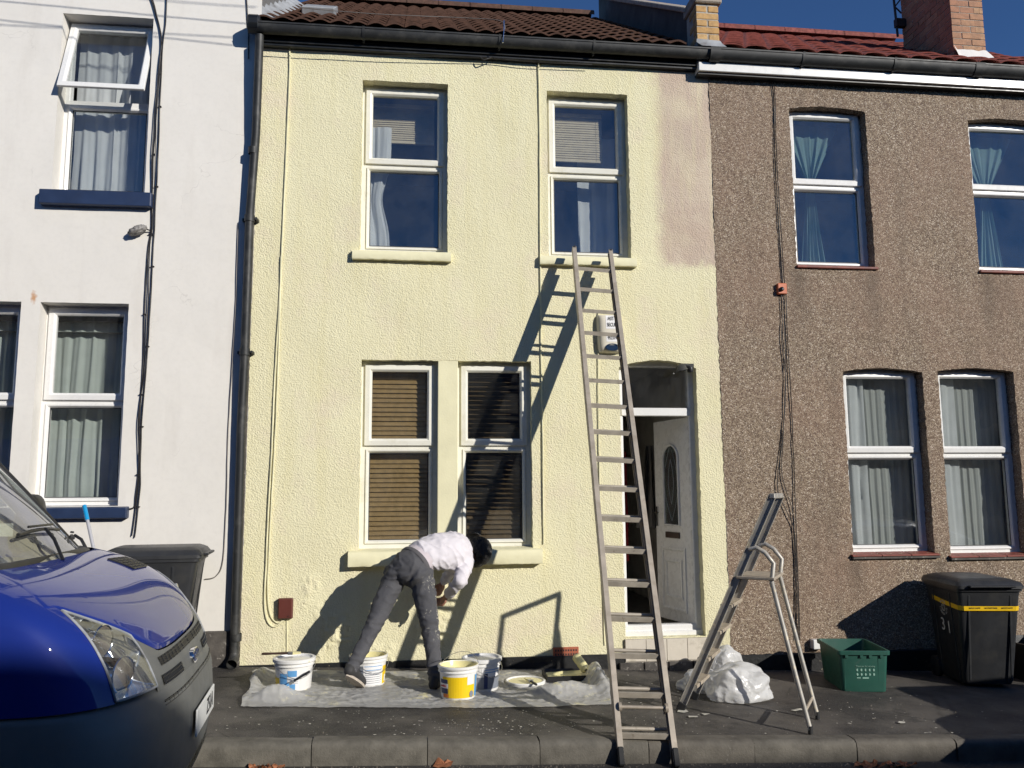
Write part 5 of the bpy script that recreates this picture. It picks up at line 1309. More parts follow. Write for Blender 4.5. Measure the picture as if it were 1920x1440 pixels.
# orange box and wires on the brown wall
p = at(1466, 541, -.03); ob = thing('orange_box', 'small orange cable box on the brown pebbledash wall', 'junction box', (p.x, 0, p.z))
MB().box(p.x - .045, p.x + .045, -.045, .0, p.z - .055, p.z + .05).build('box', M_orange_p, ob, bev=.005)
MB().lathe([(0, -.018), (.02, -.012), (.022, .006), (.012, .02), (0, .022)], (p.x - .012, -.055, p.z - .012), 12).build('cable_gland', M_blackp, ob, smooth=60)
bl = 'black wire on the brown wall '
cable([at(1383, 122, -.09), at(1400, 130, -.07), at(1440, 150, -.03), at(1452, 165, -.02)] + wpx([(1455, 260), (1462, 400), (1470, 520), (1473, 545), (1477, 640), (1484, 760), (1488, 860), (1493, 1000), (1500, 1200)], -.02), .0042, M_cable, bl + 'running from the gutter to the ground', wob=.005)
cable([at(1378, 118, -.09), at(1398, 132, -.07), at(1436, 152, -.03), at(1450, 170, -.02)] + wpx([(1453, 300), (1460, 420), (1468, 530)], -.018), .0036, M_cable, bl + 'running from the gutter to the orange box', wob=.004)
cable(wpx([(1465, 545), (1467, 600), (1466, 640), (1473, 700), (1472, 760), (1465, 840), (1459, 890), (1460, 925), (1475, 960), (1490, 1000), (1494, 1100), (1498, 1200)], -.022), .0042, M_cable, bl + 'sagging behind the top of the stepladder', wob=.006)
cable(wpx([(1468, 548), (1471, 620), (1473, 700), (1469, 800), (1466, 880), (1474, 920), (1486, 960), (1490, 1010), (1493, 1200)], -.020), .0036, M_cable, bl + 'looping between the orange box and the stepladder', wob=.006)
# broom leaning behind the van
a = at(158, 948, -.9); b = at(178, 1040, -1.05); t = thing('broom', 'grey broom handle with bright blue tip behind the van', 'broom', (b.x + .35, -1.3, GZ(b.x)))
d = (b - a).normalized(); foot = a + d * ((GZ(a.x) + .06 - a.z) / d.z)
MB().tube([a + d * .10, foot], .0125, 10).build('handle', simple('grey_broom_tube', (.42, .42, .44), .4), t, smooth=50)
MB().tube([a, a + d * .125], .0155, 12).build('grip', simple('bright_blue_plastic', (.01, .30, .62), .35), t, smooth=50)
MB().obox(foot, (.14, .02, 0), (-.01, .035, 0), (0, 0, .025)).build('head', M_blackp, t, bev=.006)
MB().obox(foot - V(0, 0, .04), (.135, .02, 0), (-.008, .03, 0), (0, 0, .018)).build('bristles', M_cable, t)
# crumpled paper on the threshold
me = bpy.data.meshes.new('crumpled_paper'); bm = bmesh.new(); bmesh.ops.create_icosphere(bm, subdivisions=3, radius=1)
for v in bm.verts:
    p = v.co; k = 1 + .4 * noise.noise((p.x * 2.5, p.y * 2.5, p.z * 2.5)) + .2 * noise.noise((p.x * 7, p.y * 7, p.z * 7)); v.co = V(p.x * .055 * k, p.y * .04 * k, max(0, p.z * .03 * k + .02))
bm.to_mesh(me); bm.free(); me.materials.append(M_alarm_w); o = bpy.data.objects.new('crumpled_paper', me); COL.objects.link(o); q = at(1186, 1182, .17); o.location = (q.x, .2, z_th + .002)
tag(o, 'crumpled white paper lying just inside the threshold', 'paper')
# dead leaves in the gutter of the road
lme = []
for s_ in range(3):
    mb = MB(); n = 11; rs = random.Random(s_)
    P = [(0, 0, .012)] + [((.5 + .5 * abs(math.cos(k * 2.5))) * .055 * math.cos(k * 2 * math.pi / n) * rs.uniform(.7, 1.1), (.5 + .5 * abs(math.cos(k * 2.5))) * .045 * math.sin(k * 2 * math.pi / n) * rs.uniform(.7, 1.1), rs.uniform(-.004, .03)) for k in range(n)]
    mb.add(P, [(0, k + 1, (k + 1) % n + 1) for k in range(n)]); lme.append(mb.mesh('dead_leaf', M_leaf))
def leaf(px, py, sc, label):
    p = gnd(px, py, RDZ); o = bpy.data.objects.new('dead_leaf', random.choice(lme)); COL.objects.link(o); o.location = (p.x, min(p.y, KY - .03), GZ(p.x) + RDZ + .004)
    o.rotation_euler = (random.uniform(-.4, .5), random.uniform(-.4, .4), random.uniform(0, 6)); o.scale = (sc,) * 3; tag(o, label, 'leaf', 'dead leaves in the road gutter')
leaf(832, 1432, 1.25, 'largest curled brown leaf by the kerb, below the yellow-labelled bucket')
ORD = ('first', 'second', 'third', 'fourth', 'fifth', 'sixth', 'seventh', 'eighth')
for k in range(5): leaf(478 + k * 11, 1436 + (k % 3) * 2, .8, ORD[k] + ' small leaf from the left in the heap below the lidded bucket')
for k in range(8): leaf(1612 + k * 14, 1436 + (k % 2) * 3, .85, ORD[k] + ' leaf from the left in the row of leaves below the green box')
# paint flecks scattered on the pavement
fk = MB(); rs = random.Random(5)
def fleck(x, y, s_):
    n = rs.choice((3, 4, 5)); a0 = rs.random() * 6; z = GZ(x) + .0055
    fk.add([(x + s_ * rs.uniform(.5, 1) * math.cos(a0 + k * 6.283 / n) * 1.3, y + s_ * rs.uniform(.5, 1) * math.sin(a0 + k * 6.283 / n), z + .002 * rs.random()) for k in range(n)], [list(range(n))])
for cx_, cy_, sx, sy, n in ((-.3, -1.75, .9, .22, 130), (.4, -1.8, .5, .16, 90), (.95, -1.85, .35, .15, 50), (1.6, -.9, .5, .5, 60), (2.7, -1.6, .9, .4, 90), (-1.3, -.8, .4, .6, 40), (3.6, -1.4, .7, .4, 40)):
    for k in range(n): fleck(rs.gauss(cx_, sx), min(-.08, max(KY + .14, rs.gauss(cy_, sy))), rs.choice((.003, .004, .005, .006, .009)))
for px, py, s_ in ((1280, 1335, .05), (1300, 1345, .04), (1322, 1340, .045), (1500, 1332, .04), (1490, 1333, .03), (1690, 1356, .03)):
    p = gnd(px, py); fleck(p.x, p.y, s_)
tag(fk.build('paint_flecks', M_fleck), 'pale dried paint flecks scattered over the dark pavement', 'paint flecks', kind='stuff')
# ---- overhead wires whose shadows cross the white wall (they run above the frame)
for i, (pa, pb) in enumerate((((0, 2), (470, 45)), ((0, 37), (440, 85)), ((0, 46), (440, 70)), ((300, 0), (480, 14)))):
    a, b = at(*pa), at(*pb); k = 1.5 + .25 * i; up_ = V(SUN.x / -SUN.y, -1, SUN.z / -SUN.y)
    a, b = a + up_ * k, b + up_ * k; d = (b - a).normalized()
    o = MB().tube([a - d * 4, b + d * .15 if i < 3 else b], .0045, 6).build('overhead_wire', M_cable); tag(o, ('topmost', 'second', 'third', 'short')[i] + ' overhead wire above the white house, known by its shadow line', 'wire', 'overhead wires')

# grit lying along the kerb gutter and the foot of the walls
gt = MB(); rs = random.Random(11)
for k in range(1100):
    x = rs.uniform(-1.2, 5.2); side = rs.random()
    if side < .5: y = KY - .01 - abs(rs.gauss(0, .05)); z = GZ(x) + RDZ
    elif side < .8: y = -.03 - abs(rs.gauss(0, .05)); z = GZ(x) + .002
    else: y = rs.uniform(KY + .15, -.1); z = GZ(x) + .002
    r = rs.choice((.0025, .003, .004, .006)); a = rs.random() * 6
    gt.add([(x + r * math.cos(a), y + r * math.sin(a), z), (x + r * math.cos(a + 2.1), y + r * math.sin(a + 2.1), z), (x + r * math.cos(a + 4.2), y + r * math.sin(a + 4.2), z), (x, y, z + r)], [(0, 1, 3), (1, 2, 3), (2, 0, 3)])
tag(gt.build('grit', simple('pale_grit', (.22, .19, .15), .9, var=.5, vs=90)), 'loose grit along the kerb and the foot of the walls', 'grit', kind='stuff')
# ================================================================ blue van (front half shows at the left edge)
YC, VR = -3.36, GZ(-1.6) + RDZ
van = thing('parked_van', 'dark blue panel van with grey bumper parked at the kerb', 'van', (-3.2, YC, VR))
def ip(z, tb):
    for (a, fa), (b, fb) in zip(tb[:-1], tb[1:]):
        if z <= b: t = max(0, (z - a) / (b - a)); t = t; return fa + (fb - fa) * t
    return tb[-1][1]
_xf = [(.10, -.96), (.20, -.90), (.45, -.885), (.60, -.89), (.70, -.915), (.80, -.965), (.86, -1.005), (.92, -1.055), (.98, -1.12), (1.04, -1.205), (1.10, -1.31), (1.145, -1.42), (1.165, -1.50)]
_hw = [(.10, .95), (.25, .98), (.70, .985), (.90, .98), (1.0, .965), (1.06, .935), (1.11, .89), (1.145, .84), (1.165, .80)]
_D = [(.10, .5), (.70, .5), (.86, .40), (1.0, .28), (1.1, .22), (1.165, .20)]
def smoothed(tb):
    zs = np.linspace(.1, 1.165, 72); v = np.array([ip(z, tb) for z in zs])
    for _ in range(5): v[1:-1] = (v[:-2] + v[1:-1] * 2 + v[2:]) / 4
    return lambda z: float(np.interp(z, zs, v))
xf_, hw_, D_f = smoothed(_xf), smoothed(_hw), smoothed(_D)
def SV(s, z, o=0.0):
    """point of the van's front skin; s -1..1 round the nose, z height, o outward offset"""
    t = s * math.pi / 2; p = 3.1; e = 2 / p
    return V(xf_(z) + o - D_f(z) + D_f(z) * abs(math.cos(t)) ** e, YC + (hw_(z) + o * .5) * math.copysign(abs(math.sin(t)) ** e, t), z)
def zt_(s):          # top edge of lamps and front edge of the bonnet
    a = abs(s); return .80 + .012 * (a / .2) ** 2 if a < .2 else (.812 + .068 * (a - .2) / .1 if a < .30 else .88 + .155 * min(1, (a - .30) / .29) ** .75)
SG, SO, SS = .32, .585, .68
mb = MB()
bz = [(.10, -.10), (.13, -.03), (.20, .0), (.34, .012), (.46, .016), (.58, .012), (.64, .004), (.675, -.004), (.69, -.03)]
mb.grid(lambda u, v: SV(-1 + 2 * u, *(lambda k, t: (bz[k][0] * (1 - t) + bz[k + 1][0] * t, bz[k][1] * (1 - t) + bz[k + 1][1] * t))(min(int(v * 8), 7), v * 8 - min(int(v * 8), 7))), 80, 16)
for sg in (-1, 1):      # cladding running back to the wheel arch
    e0 = [SV(sg, z, o) for z, o in bz]; mb.loft([e0, [p + V(-.10, 0, 0) for p in e0]] if sg < 0 else [[p + V(-.10, 0, 0) for p in e0], e0], False, False)
mb.build('bumper', M_vanplastic, van, smooth=50, fixn=False)
mb = MB(); mb.grid(lambda u, v: SV(-SG + 2 * SG * u, .675 + (zt_(-SG + 2 * SG * u) - .004 - .675) * v, -.004 + .006 * math.sin(v * math.pi)), 40, 10); mb.build('grille_panel', M_vanplastic, van, smooth=50)
def slot(s0, s1, z0, z1):
    g = MB(); g.grid(lambda u, v: SV(s0 + (s1 - s0) * u, z0 + (z1 - z0) * v, .0045 + (.0 if 0 < v < 1 else 0)), 24, 4); o = g.build('grille_slot', M_vangrille, van, smooth=50)
    b = MB(); n = max(2, int((z1 - z0) / .013))
    for k in range(n):
        z = z0 + (z1 - z0) * (k + .5) / n; b.tube([SV(s0 + (s1 - s0) * j / 16, z, .006) for j in range(17)], .0022, 5)
    for j in range(1, 16): b.tube([SV(s0 + (s1 - s0) * j / 16, z0, .006), SV(s0 + (s1 - s0) * j / 16, z1, .006)], .0016, 4)
    b.build('grille_bar', M_blackp, o, smooth=50)
slot(-.24, .24, .758, .792); slot(-.27, -.085, .690, .728); slot(.085, .27, .690, .728); slot(-.30, .30, .575, .640); slot(-.34, .34, .235, .33)
for sg in (-1, 1):      # headlamps
    def HL(u, v, o=0.0, sg=sg):
        s = SG + .004 + (SO - SG) * u; zt2 = zt_(s) - .006; return SV(sg * s, .700 + (zt2 - .700) * v, o)
    fl_ = sg > 0
    hs = MB(); hs.grid(lambda u, v: HL(u, v, -.004 - .10 * min(1, 5 * min(u, 1 - u, v, 1 - v)) ** .7), 30, 30); ho = hs.build('headlamp', M_lamp_r, van, smooth=60)
    ln = MB(); ln.grid(lambda u, v: HL(u, v, .004), 26, 26); ln.build('lens', M_lampglass, ho, smooth=60)
    rim = MB(); edge = [HL(u, 0, .003) for u in np.linspace(0, 1, 16)] + [HL(1, v, .003) for v in np.linspace(.06, 1, 15)] + [HL(u, 1, .003) for u in np.linspace(.94, 0, 15)] + [HL(0, v, .003) for v in np.linspace(.94, 0, 15)]
    rim.tube(edge, .005, 6); rim.build('lamp_rim', M_lead, ho, smooth=60)
    for (u, v, r) in ((.55, .72, .055), (.50, .27, .062)):
        c = HL(u, v, -.045); d = (HL(u, v, .05) - HL(u, v, -.05)).normalized(); a = d.cross(V(0, 0, 1)).normalized(); b = d.cross(a)
        bw = MB(); bw.loft([[c + d * dd + (a * math.cos(k * math.pi / 12) + b * math.sin(k * math.pi / 12)) * r * q for k in range(24)] for q, dd in ((1.12, .016), (1.08, .02), (1.0, .016), (.82, -.02), (.5, -.045), (.15, -.05))], True, True); bw.build('reflector', M_chrome, ho, smooth=60)
        bb = MB(); bb.lathe([(.014, -.045), (.014, .0), (0, .008)], (0, 0, 0), 12); o = bb.build('bulb', M_lamp_r, ho, smooth=60, local=True); o.location = c - off(ho); o.rotation_euler = d.to_track_quat('Z', 'Y').to_euler()
    dv_ = MB(); dv_.loft([[HL(u, v, q) for u in np.linspace(.04, .96, 10)] for v, q in ((.44, -.09), (.455, -.03), (.50, -.03), (.515, -.09))], False, False); dv_.build('divider', M_blackp, ho, smooth=50)
# bonnet and wings are patches of the same skin
def bz_(s, v):
    z0 = zt_(s); return z0 + (1.165 - z0) * (1 - (1 - v) ** 1.25)
def ssh(v): return SS - .10 * v
mb = MB(); mb.grid(lambda u, v: SV((-1 + 2 * u) * ssh(v), bz_((-1 + 2 * u) * ssh(v), v), .004 - .012 * max(0, 1 - v * 22) - .004 * max(0, abs(-1 + 2 * u) * 40 - 39)), 72, 36); bo = mb.build('bonnet', M_van, van, smooth=60)
for sg in (-1, 1):
    # wing: from the shut line and lamp edge round to the flank
    def WG(u, v, sg=sg):
        z = .692 + (1.165 - .692) * v
        s0 = SO + .006 if z < zt_(SO) else ssh(max(0, (z - 1.03) / .135)) + .008
        if z >= zt_(SO): k = min(1, (z - zt_(SO)) / .03); s0 = SO * (1 - k) + (ssh(max(0, (z - 1.03) / .135)) + .008) * k
        s = s0 + (1 - s0) * (1 - (1 - u) ** 2); return SV(sg * s, z, .0)
    w = MB(); w.grid(lambda u, v: WG(u, v), 24, 60); edge = [WG(1, v) for v in np.linspace(0, 1, 61)]
    rows = [edge, [p + V(-.12, 0, 0) for p in edge]]
    rows += [[V(-1.75, p.y, p.z) for p in edge], [V(-2.05, YC + sg * .985, .69 + (1.20 - .69) * k / 60) for k in range(61)]]
    # wheel arch line: lift the lower edge behind the bumper
    for r_ in (2, 3):
        rows[r_] = [V(p.x, p.y, max(p.z, .62 if r_ == 2 else .5) if k else (.68 if r_ == 2 else .6)) for k, p in enumerate(rows[r_])]
    w.loft(rows, False, False); w.build('wing', M_van, van, smooth=60)
    arch = MB(); arch.loft([[V(-1.485 - .0 + .46 * (math.cos(t) - 1) * .5 * 2 * .5 - .0, YC + sg * q, VR + .34 + .40 * math.sin(t)) for t in np.linspace(0, math.pi, 16)] for q in (.98, .60)], False, False); arch.build('wheel_arch', M_vangrille, van, smooth=60)
    wc = V(-1.86, YC + sg * .86, VR + .33); wl = MB()
    wl.loft([[V(wc.x + r_ * math.cos(k * math.pi / 16), wc.y + sg * q, wc.z + r_ * math.sin(k * math.pi / 16)) for k in range(32)] for r_, q in ((.20, .08), (.30, .10), (.33, .07), (.33, -.09), (.30, -.11))], True, True)
    wo_ = wl.build('wheel', M_tyre, van, smooth=40)
    hb_ = MB(); hb_.loft([[V(wc.x + r_ * math.cos(k * math.pi / 16), wc.y + sg * q, wc.z + r_ * math.sin(k * math.pi / 16)) for k in range(32)] for r_, q in ((.205, .09), (.20, .10), (.08, .07), (.06, .095))], True, True); hb_.build('rim', M_lead, wo_, smooth=40)
# underbody, load body
ub = MB(); ub.box(-5.8, -1.3, YC - .80, YC + .80, VR + .18, VR + .60); ub.build('underbody', M_vangrille, van)
body = MB(); sec = [(-.985, VR + .35), (-.985, 1.25), (-.955, 1.55), (-.90, 1.95), (-.80, 2.12), (0, 2.17), (.80, 2.12), (.90, 1.95), (.955, 1.55), (.985, 1.25), (.985, VR + .35)]
body.loft([[V(x, YC + a * k, z) for a, z in sec] for x, k in ((-3.1, 1), (-5.75, 1), (-5.85, .97))], True, True); body.build('load_body', M_van, van, smooth=40)
for sg in (-1, 1):
    cab = MB(); cab.loft([[V(-2.05, YC + sg * .985, VR + .35), V(-2.05, YC + sg * .985, 1.22)], [V(-3.1, YC + sg * .985, VR + .35), V(-3.1, YC + sg * .985, 1.25)]], False, False)
    cab.build('cab_door', M_van, van)
    gl_ = MB(); gl_.loft([[V(-2.0, YC + sg * .975, 1.22), V(-2.55, YC + sg * .90, 1.92)], [V(-3.08, YC + sg * .975, 1.25), V(-3.08, YC + sg * .90, 1.95)]], False, False); gl_.build('side_window', M_screen, van)
rf_ = MB(); rf_.grid(lambda u, v: V(-2.42 - .70 * u, YC + (-.86 + 1.72 * v), 1.97 + .12 * u + .05 * (1 - (2 * v - 1) ** 4) - .06 * abs(2 * v - 1) ** 6), 8, 20); rf_.build('cab_roof', M_van, van, smooth=60)
# windscreen
def WS(u, v):
    a = -1 + 2 * u; xb = -1.50 - .20 * abs(a) ** 2.2; xt = -2.32 - .14 * a * a; return V(xb + (xt - xb) * v, YC + a * (.88 - .07 * v), 1.16 - .02 * abs(a) ** 2 + (1.98 - 1.16) * v + .02 * math.sin(v * math.pi))
mb = MB(); mb.grid(WS, 30, 20); mb.build('windscreen', M_screen, van, smooth=60)
for sg in (0, 1):
    mb = MB(); mb.tube([WS(sg, v) + V(0, (.012 if sg else -.012), 0) for v in np.linspace(-.02, 1.02, 12)], .030, 8); mb.build('windscreen_pillar', M_vangrille, van, smooth=60)
    mb = MB(); mb.tube([WS(sg, v) + V(-.07, (.03 if sg else -.03), -.01) for v in np.linspace(.0, 1.02, 12)], .042, 8); mb.build('windscreen_pillar', M_van, van, smooth=60)
mb = MB(); mb.tube([WS(u, 1.0) for u in np.linspace(0, 1, 14)], .03, 8); mb.build('screen_header', M_vangrille, van, smooth=60)
# cowl
mb = MB(); mb.grid(lambda u, v: (lambda a: mixv(SV(a * .62, 1.165, -.015), WS(.5 + a * .46, .03), v) + V(0, 0, -.004 + .012 * math.sin(v * math.pi)))(-1 + 2 * u), 30, 6); mb.build('scuttle', M_vangrille, van, smooth=60)
# vent on the far side of the bonnet
mb = MB(); mb.grid(lambda u, v: SV(.13 + .24 * u, 1.080 + .052 * v - .012 * u, .010), 20, 8); vo = mb.build('bonnet_vent', M_vangrille, van, smooth=60)
b = MB()
for k in range(6): b.tube([SV(.13 + .24 * j / 10, 1.080 + .052 * k / 5 - .012 * j / 10, .014) for j in range(11)], .0035, 5)
for k in range(5): b.tube([SV(.13 + .24 * k / 4, 1.080 + .052 * j / 5 - .012 * k / 4, .015) for j in range(6)], .0045, 5)
b.build('vent_bar', M_blackp, vo, smooth=60)
# wipers
for arm, u0, u1, vb in (((.44, .0, .50, .13), .34, .64, .125), ((.84, .0, .86, .075), .76, .95, .07)):
    lift = V(.022, 0, .022)
    wp = MB(); wp.tube([WS(arm[0], arm[1]) + V(.03, 0, 0), WS((arm[0] + arm[2]) / 2, arm[3] * .55) + lift * 1.3, WS(arm[2], arm[3]) + lift], .008, 6); wo_ = wp.build('wiper', M_blackp, van, smooth=60)
    wp = MB(); wp.tube([WS(u0 + (u1 - u0) * k / 8, vb + .012 * math.sin(k / 8 * math.pi)) + lift * .6 for k in range(9)], .0085, 6); wp.tube([WS(u0 + (u1 - u0) * (.2 + .6 * k / 6), vb + .02) + lift * 1.1 for k in range(7)], .006, 6); wp.build('blade', M_blackp, wo_, smooth=60)
# far door mirror
mp = WS(1, .12) + V(-.18, .12, .05)
me = bpy.data.meshes.new('mirror'); bm = bmesh.new(); bmesh.ops.create_uvsphere(bm, u_segments=20, v_segments=12, radius=1)
for v in bm.verts: v.co = V(math.copysign(abs(v.co.x) ** .7, v.co.x) * .07, math.copysign(abs(v.co.y) ** .6, v.co.y) * .10, math.copysign(abs(v.co.z) ** .6, v.co.z) * .16) + mp - off(van)
bm.to_mesh(me); bm.free(); me.materials.append(M_blackp); me.shade_smooth(); o = bpy.data.objects.new('mirror', me); COL.objects.link(o); o.parent = van
# badge
bc = SV(0, .705, .006); mb = MB()
mb.loft([[bc + V(dx, ry * math.cos(k * math.pi / 20), rz * math.sin(k * math.pi / 20)) for k in range(40)] for ry, rz, dx in ((.078, .034, -.02), (.080, .036, .004), (.076, .033, .008))], True, True); bo_ = mb.build('badge', M_chrome, van, smooth=40)
mb = MB(); mb.loft([[bc + V(dx, ry * math.cos(k * math.pi / 20), rz * math.sin(k * math.pi / 20)) for k in range(40)] for ry, rz, dx in ((.068, .027, .0085), (.062, .022, .0105))], True, True); mb.build('badge_field', M_label_n, bo_, smooth=40)
put_text('Ford', .05, M_chrome, bc + V(.0115, 0, .002), (0, 1, 0), (0, 0, 1), bo_)
# number plate
pc_ = SV(0, .46, .03); MB().obox(pc_, (.004, 0, 0), (0, .26, 0), (0, 0, .056)).build('number_plate', M_plate, van, bev=.002)
put_text('Z51A', .10, M_ink, pc_ + V(.0052, .11, 0), (0, 1, 0), (0, 0, 1), van, 'plate_lettering', sx=.85)
# cab interior
mb = MB(); mb.grid(lambda u, v: V(-1.62 - .5 * v, YC - .84 + 1.68 * u, 1.10 + .05 * math.sin(v * 3) - .1 * abs(2 * u - 1) ** 4), 12, 8); mb.build('dashboard', M_vangrille, van, smooth=60)
mb = MB()
for y in (-.55, .0, .5): mb.obox((-2.75, YC + y, 1.1), (.10, 0, .0), (0, .22, 0), (-.08, 0, .42)); mb.obox((-2.84, YC + y, 1.62), (.06, 0, 0), (0, .13, 0), (-.01, 0, .10))
mb.build('seat', M_vanint, van, bev=.05, seg=3)
MB().box(-3.09, -3.05, YC - .93, YC + .93, .2, 1.95).build('bulkhead', M_vanint, van)
MB().box(-3.05, -1.6, YC - .9, YC + .9, .3, .34).build('cab_floor', M_vangrille, van)
mb = MB(); mb.loft([[V(-2.18 + .06 * math.sin(t), YC - .5 + .19 * math.cos(t), 1.18 + .17 * math.sin(t)) + V(math.cos(k * math.pi / 4) * .0, 0, 0) + V(math.sin(k * math.pi / 4) * .014, math.cos(k * math.pi / 4) * .014 * math.cos(t), math.cos(k * math.pi / 4) * .014 * math.sin(t)) for k in range(8)] for t in np.linspace(0, 2 * math.pi, 25)], True, False); mb.build('steering_wheel', M_blackp, van, smooth=60)

van.rotation_euler.z = Rd(5); van.location = (-3.27, YC - .17, VR)
# ================================================================ the painter
def fuse(name, shapes, mat, parent, vox=.010, smooth=6, wr=None):
    """union of rounded limb shapes as one continuous skin"""
    mb = MB()
    def ell(c, ax, ay, az, nu=14, nv=9):
        rings = []
        for i in range(1, nv): th = math.pi * i / nv; rings.append([c + az * math.cos(th) + (ax * math.cos(k * 2 * math.pi / nu) + ay * math.sin(k * 2 * math.pi / nu)) * math.sin(th) for k in range(nu)])
        mb.loft(rings, True, True)
    for s_ in shapes:
        if s_[0] == 'c':
            _, a, ra, b, rb = s_; n = max(2, int((b - a).length / (min(ra, rb) * .35)) + 1)
            for i in range(n + 1): t = i / n; r = ra + (rb - ra) * t; ell(mixv(a, b, t), V(r, 0, 0), V(0, r, 0), V(0, 0, r))
        else: ell(*s_[1:])
    me = mb.mesh(name, mat); o = bpy.data.objects.new(name, me)
    m = o.modifiers.new('r', 'REMESH'); m.mode = 'VOXEL'; m.voxel_size = vox
    if smooth: m = o.modifiers.new('s', 'SMOOTH'); m.factor = .5; m.iterations = smooth
    me2 = bake(o); me2.name = name
    if wr:
        n = len(me2.vertices); co = np.empty(n * 3, np.float32); me2.vertices.foreach_get('co', co); nr = np.empty(n * 3, np.float32); me2.vertex_normals.foreach_get('vector', nr)
        co = co.reshape(-1, 3); d = np.array([wr(Vector(p)) for p in co], np.float32); co += nr.reshape(-1, 3) * d[:, None]; me2.vertices.foreach_set('co', co.ravel())
    me2.transform(Matrix.Translation(-off(parent)))
    me2.shade_smooth(); o = bpy.data.objects.new(name, me2); COL.objects.link(o); o.parent = parent
    return o
fL, fR = gnd(650, 1299), gnd(815, 1297)
per = thing('person', 'painter in white top and grey jeans bending at the yellow wall', 'person', ((fL.x + fR.x) / 2, (fL.y + fR.y) / 2, GZ(0)))
pel = at(766, 1062, -.62)
hipL, hipR = at(742, 1078, -.56), at(790, 1080, -.64)
kneL, knR = at(703, 1168, -.76), at(806, 1172, -.76)
anL, anR = at(662, 1250, -.93), at(816, 1262, -.86)
wai, rib, che, shd = at(797, 1040, -.53), at(828, 1034, -.47), at(852, 1035, -.41), at(868, 1042, -.38)
shR, elR, wrR = at(872, 1060, -.46), at(862, 1090, -.60), at(838, 1117, -.42)
shL, elL, wrL = at(850, 1012, -.30), at(846, 1070, -.20), at(830, 1093, -.14)
hd_, nk = at(895, 1035, -.30), at(878, 1041, -.345)
def frame(t, l):
    t = t.normalized(); l = (l - t * l.dot(t)).normalized(); return t, l, t.cross(l)
def torso(pts, n=6):
    out = []
    for (c0, l0, a0, b0), (c1, l1, a1, b1) in zip(pts[:-1], pts[1:]):
        for i in range(n):
            k = i / n; c = mixv(c0, c1, k); t, l, d = frame(c1 - c0, mixv(l0, l1, k)); a = a0 + (a1 - a0) * k; b = b0 + (b1 - b0) * k
            out.append(('e', c, l * a, d * b, t * min(a, b) * .75))
    return out
lp_ = V(-.83, .50, .08); lw = V(-.55, .62, .42); lr_ = V(-.25, .62, .70); lc2 = V(-.10, .55, .80)
TOR = [(pel, lp_, .155, .118), (wai, lw, .148, .112), (rib, lr_, .168, .125), (che, lc2, .178, .128), (shd, lc2, .150, .105)]
# skin: one continuous figure under the clothes
skin = [('c', nk, .052, hd_ - V(.01, 0, .0), .07), ('e', hd_, V(.080, .02, -.01), V(-.02, .074, .0), V(.02, .0, .098))]
jaw = hd_ + V(.01, .03, -.075); skin += [('c', hd_ + V(0, .03, -.03), .065, jaw, .045), ('c', hd_ + V(.03, .085, -.045), .012, hd_ + V(.035, .105, -.075), .015)]
skin += [('e', at(884, 1039, -.44), V(.014, .004, .004), V(0, .012, .0), V(.006, .0, .030))]
skin += [(q[0], q[1], q[2] * .86, q[3] * .86, q[4] * .9) for q in torso(TOR)]
skin += [('c', shd, .07, shR, .050), ('c', shR, .050, elR, .040), ('c', elR, .038, wrR, .027), ('c', shd, .07, shL, .050), ('c', shL, .050, elL, .040), ('c', elL, .038, wrL, .027)]
for h, k, a in ((hipL, kneL, anL), (hipR, knR, anR)): skin += [('c', pel, .10, h, .085), ('c', h, .080, k, .052), ('c', k, .050, a, .035)]
def hand(w, d, palm_n, spread):
    d = d.normalized(); s_ = d.cross(palm_n).normalized(); pn = s_.cross(d); out = [('e', w + d * .045, s_ * .042, pn * .018, d * .05)]
    for i, (o_, L) in enumerate(((-.030, .060), (-.010, .072), (.011, .068), (.030, .052))):
        b = w + d * .082 + s_ * o_; m_ = b + d * L * .5 + pn * .012; e = m_ + d * L * .25 + pn * .034; out += [('c', b, .0095, m_, .009), ('c', m_, .009, e, .0075)]
    th = w + d * .03 - s_ * .038; out += [('c', th, .012, th + d * .03 - s_ * .022 + pn * .012, .010), ('c', th + d * .03 - s_ * .022 + pn * .012, .010, th + d * .055 - s_ * .012 + pn * .03, .008)]
    return out
skin += hand(wrR, (wrR - elR) * .6 + V(-.02, .06, -.04), V(-.6, .3, -.2), 0) + hand(wrL, V(-.25, .05, -.6), V(-.5, .8, 0), 0)
fuse('body', skin, M_skin, per, .0075, 3)
# clothes
def wr_shirt(p): return .011 * ((1 - 2 * abs(noise.noise((p.x * 11 + p.z * 9, p.y * 7, p.z * 6)))) ** 3) + .005 * noise.noise((p.x * 24, p.y * 24, p.z * 34))
SH = torso([(mixv(pel, wai, .92), mixv(lp_, lw, .92), .152, .119), *TOR[1:]])
SH += [('c', shd, .088, shR, .072), ('c', shR, .070, elR, .056), ('c', elR, .056, mixv(elR, wrR, .88), .036), ('c', shd, .085, shL, .070), ('c', shL, .068, elL, .054), ('c', elL, .052, mixv(elL, wrL, .8), .038), ('c', shd, .07, mixv(shd, nk, .65), .058)]
SH = [q if q[0] == 'c' else (q[0], q[1], q[2] * 1.03, q[3] * 1.05, q[4]) for q in SH]
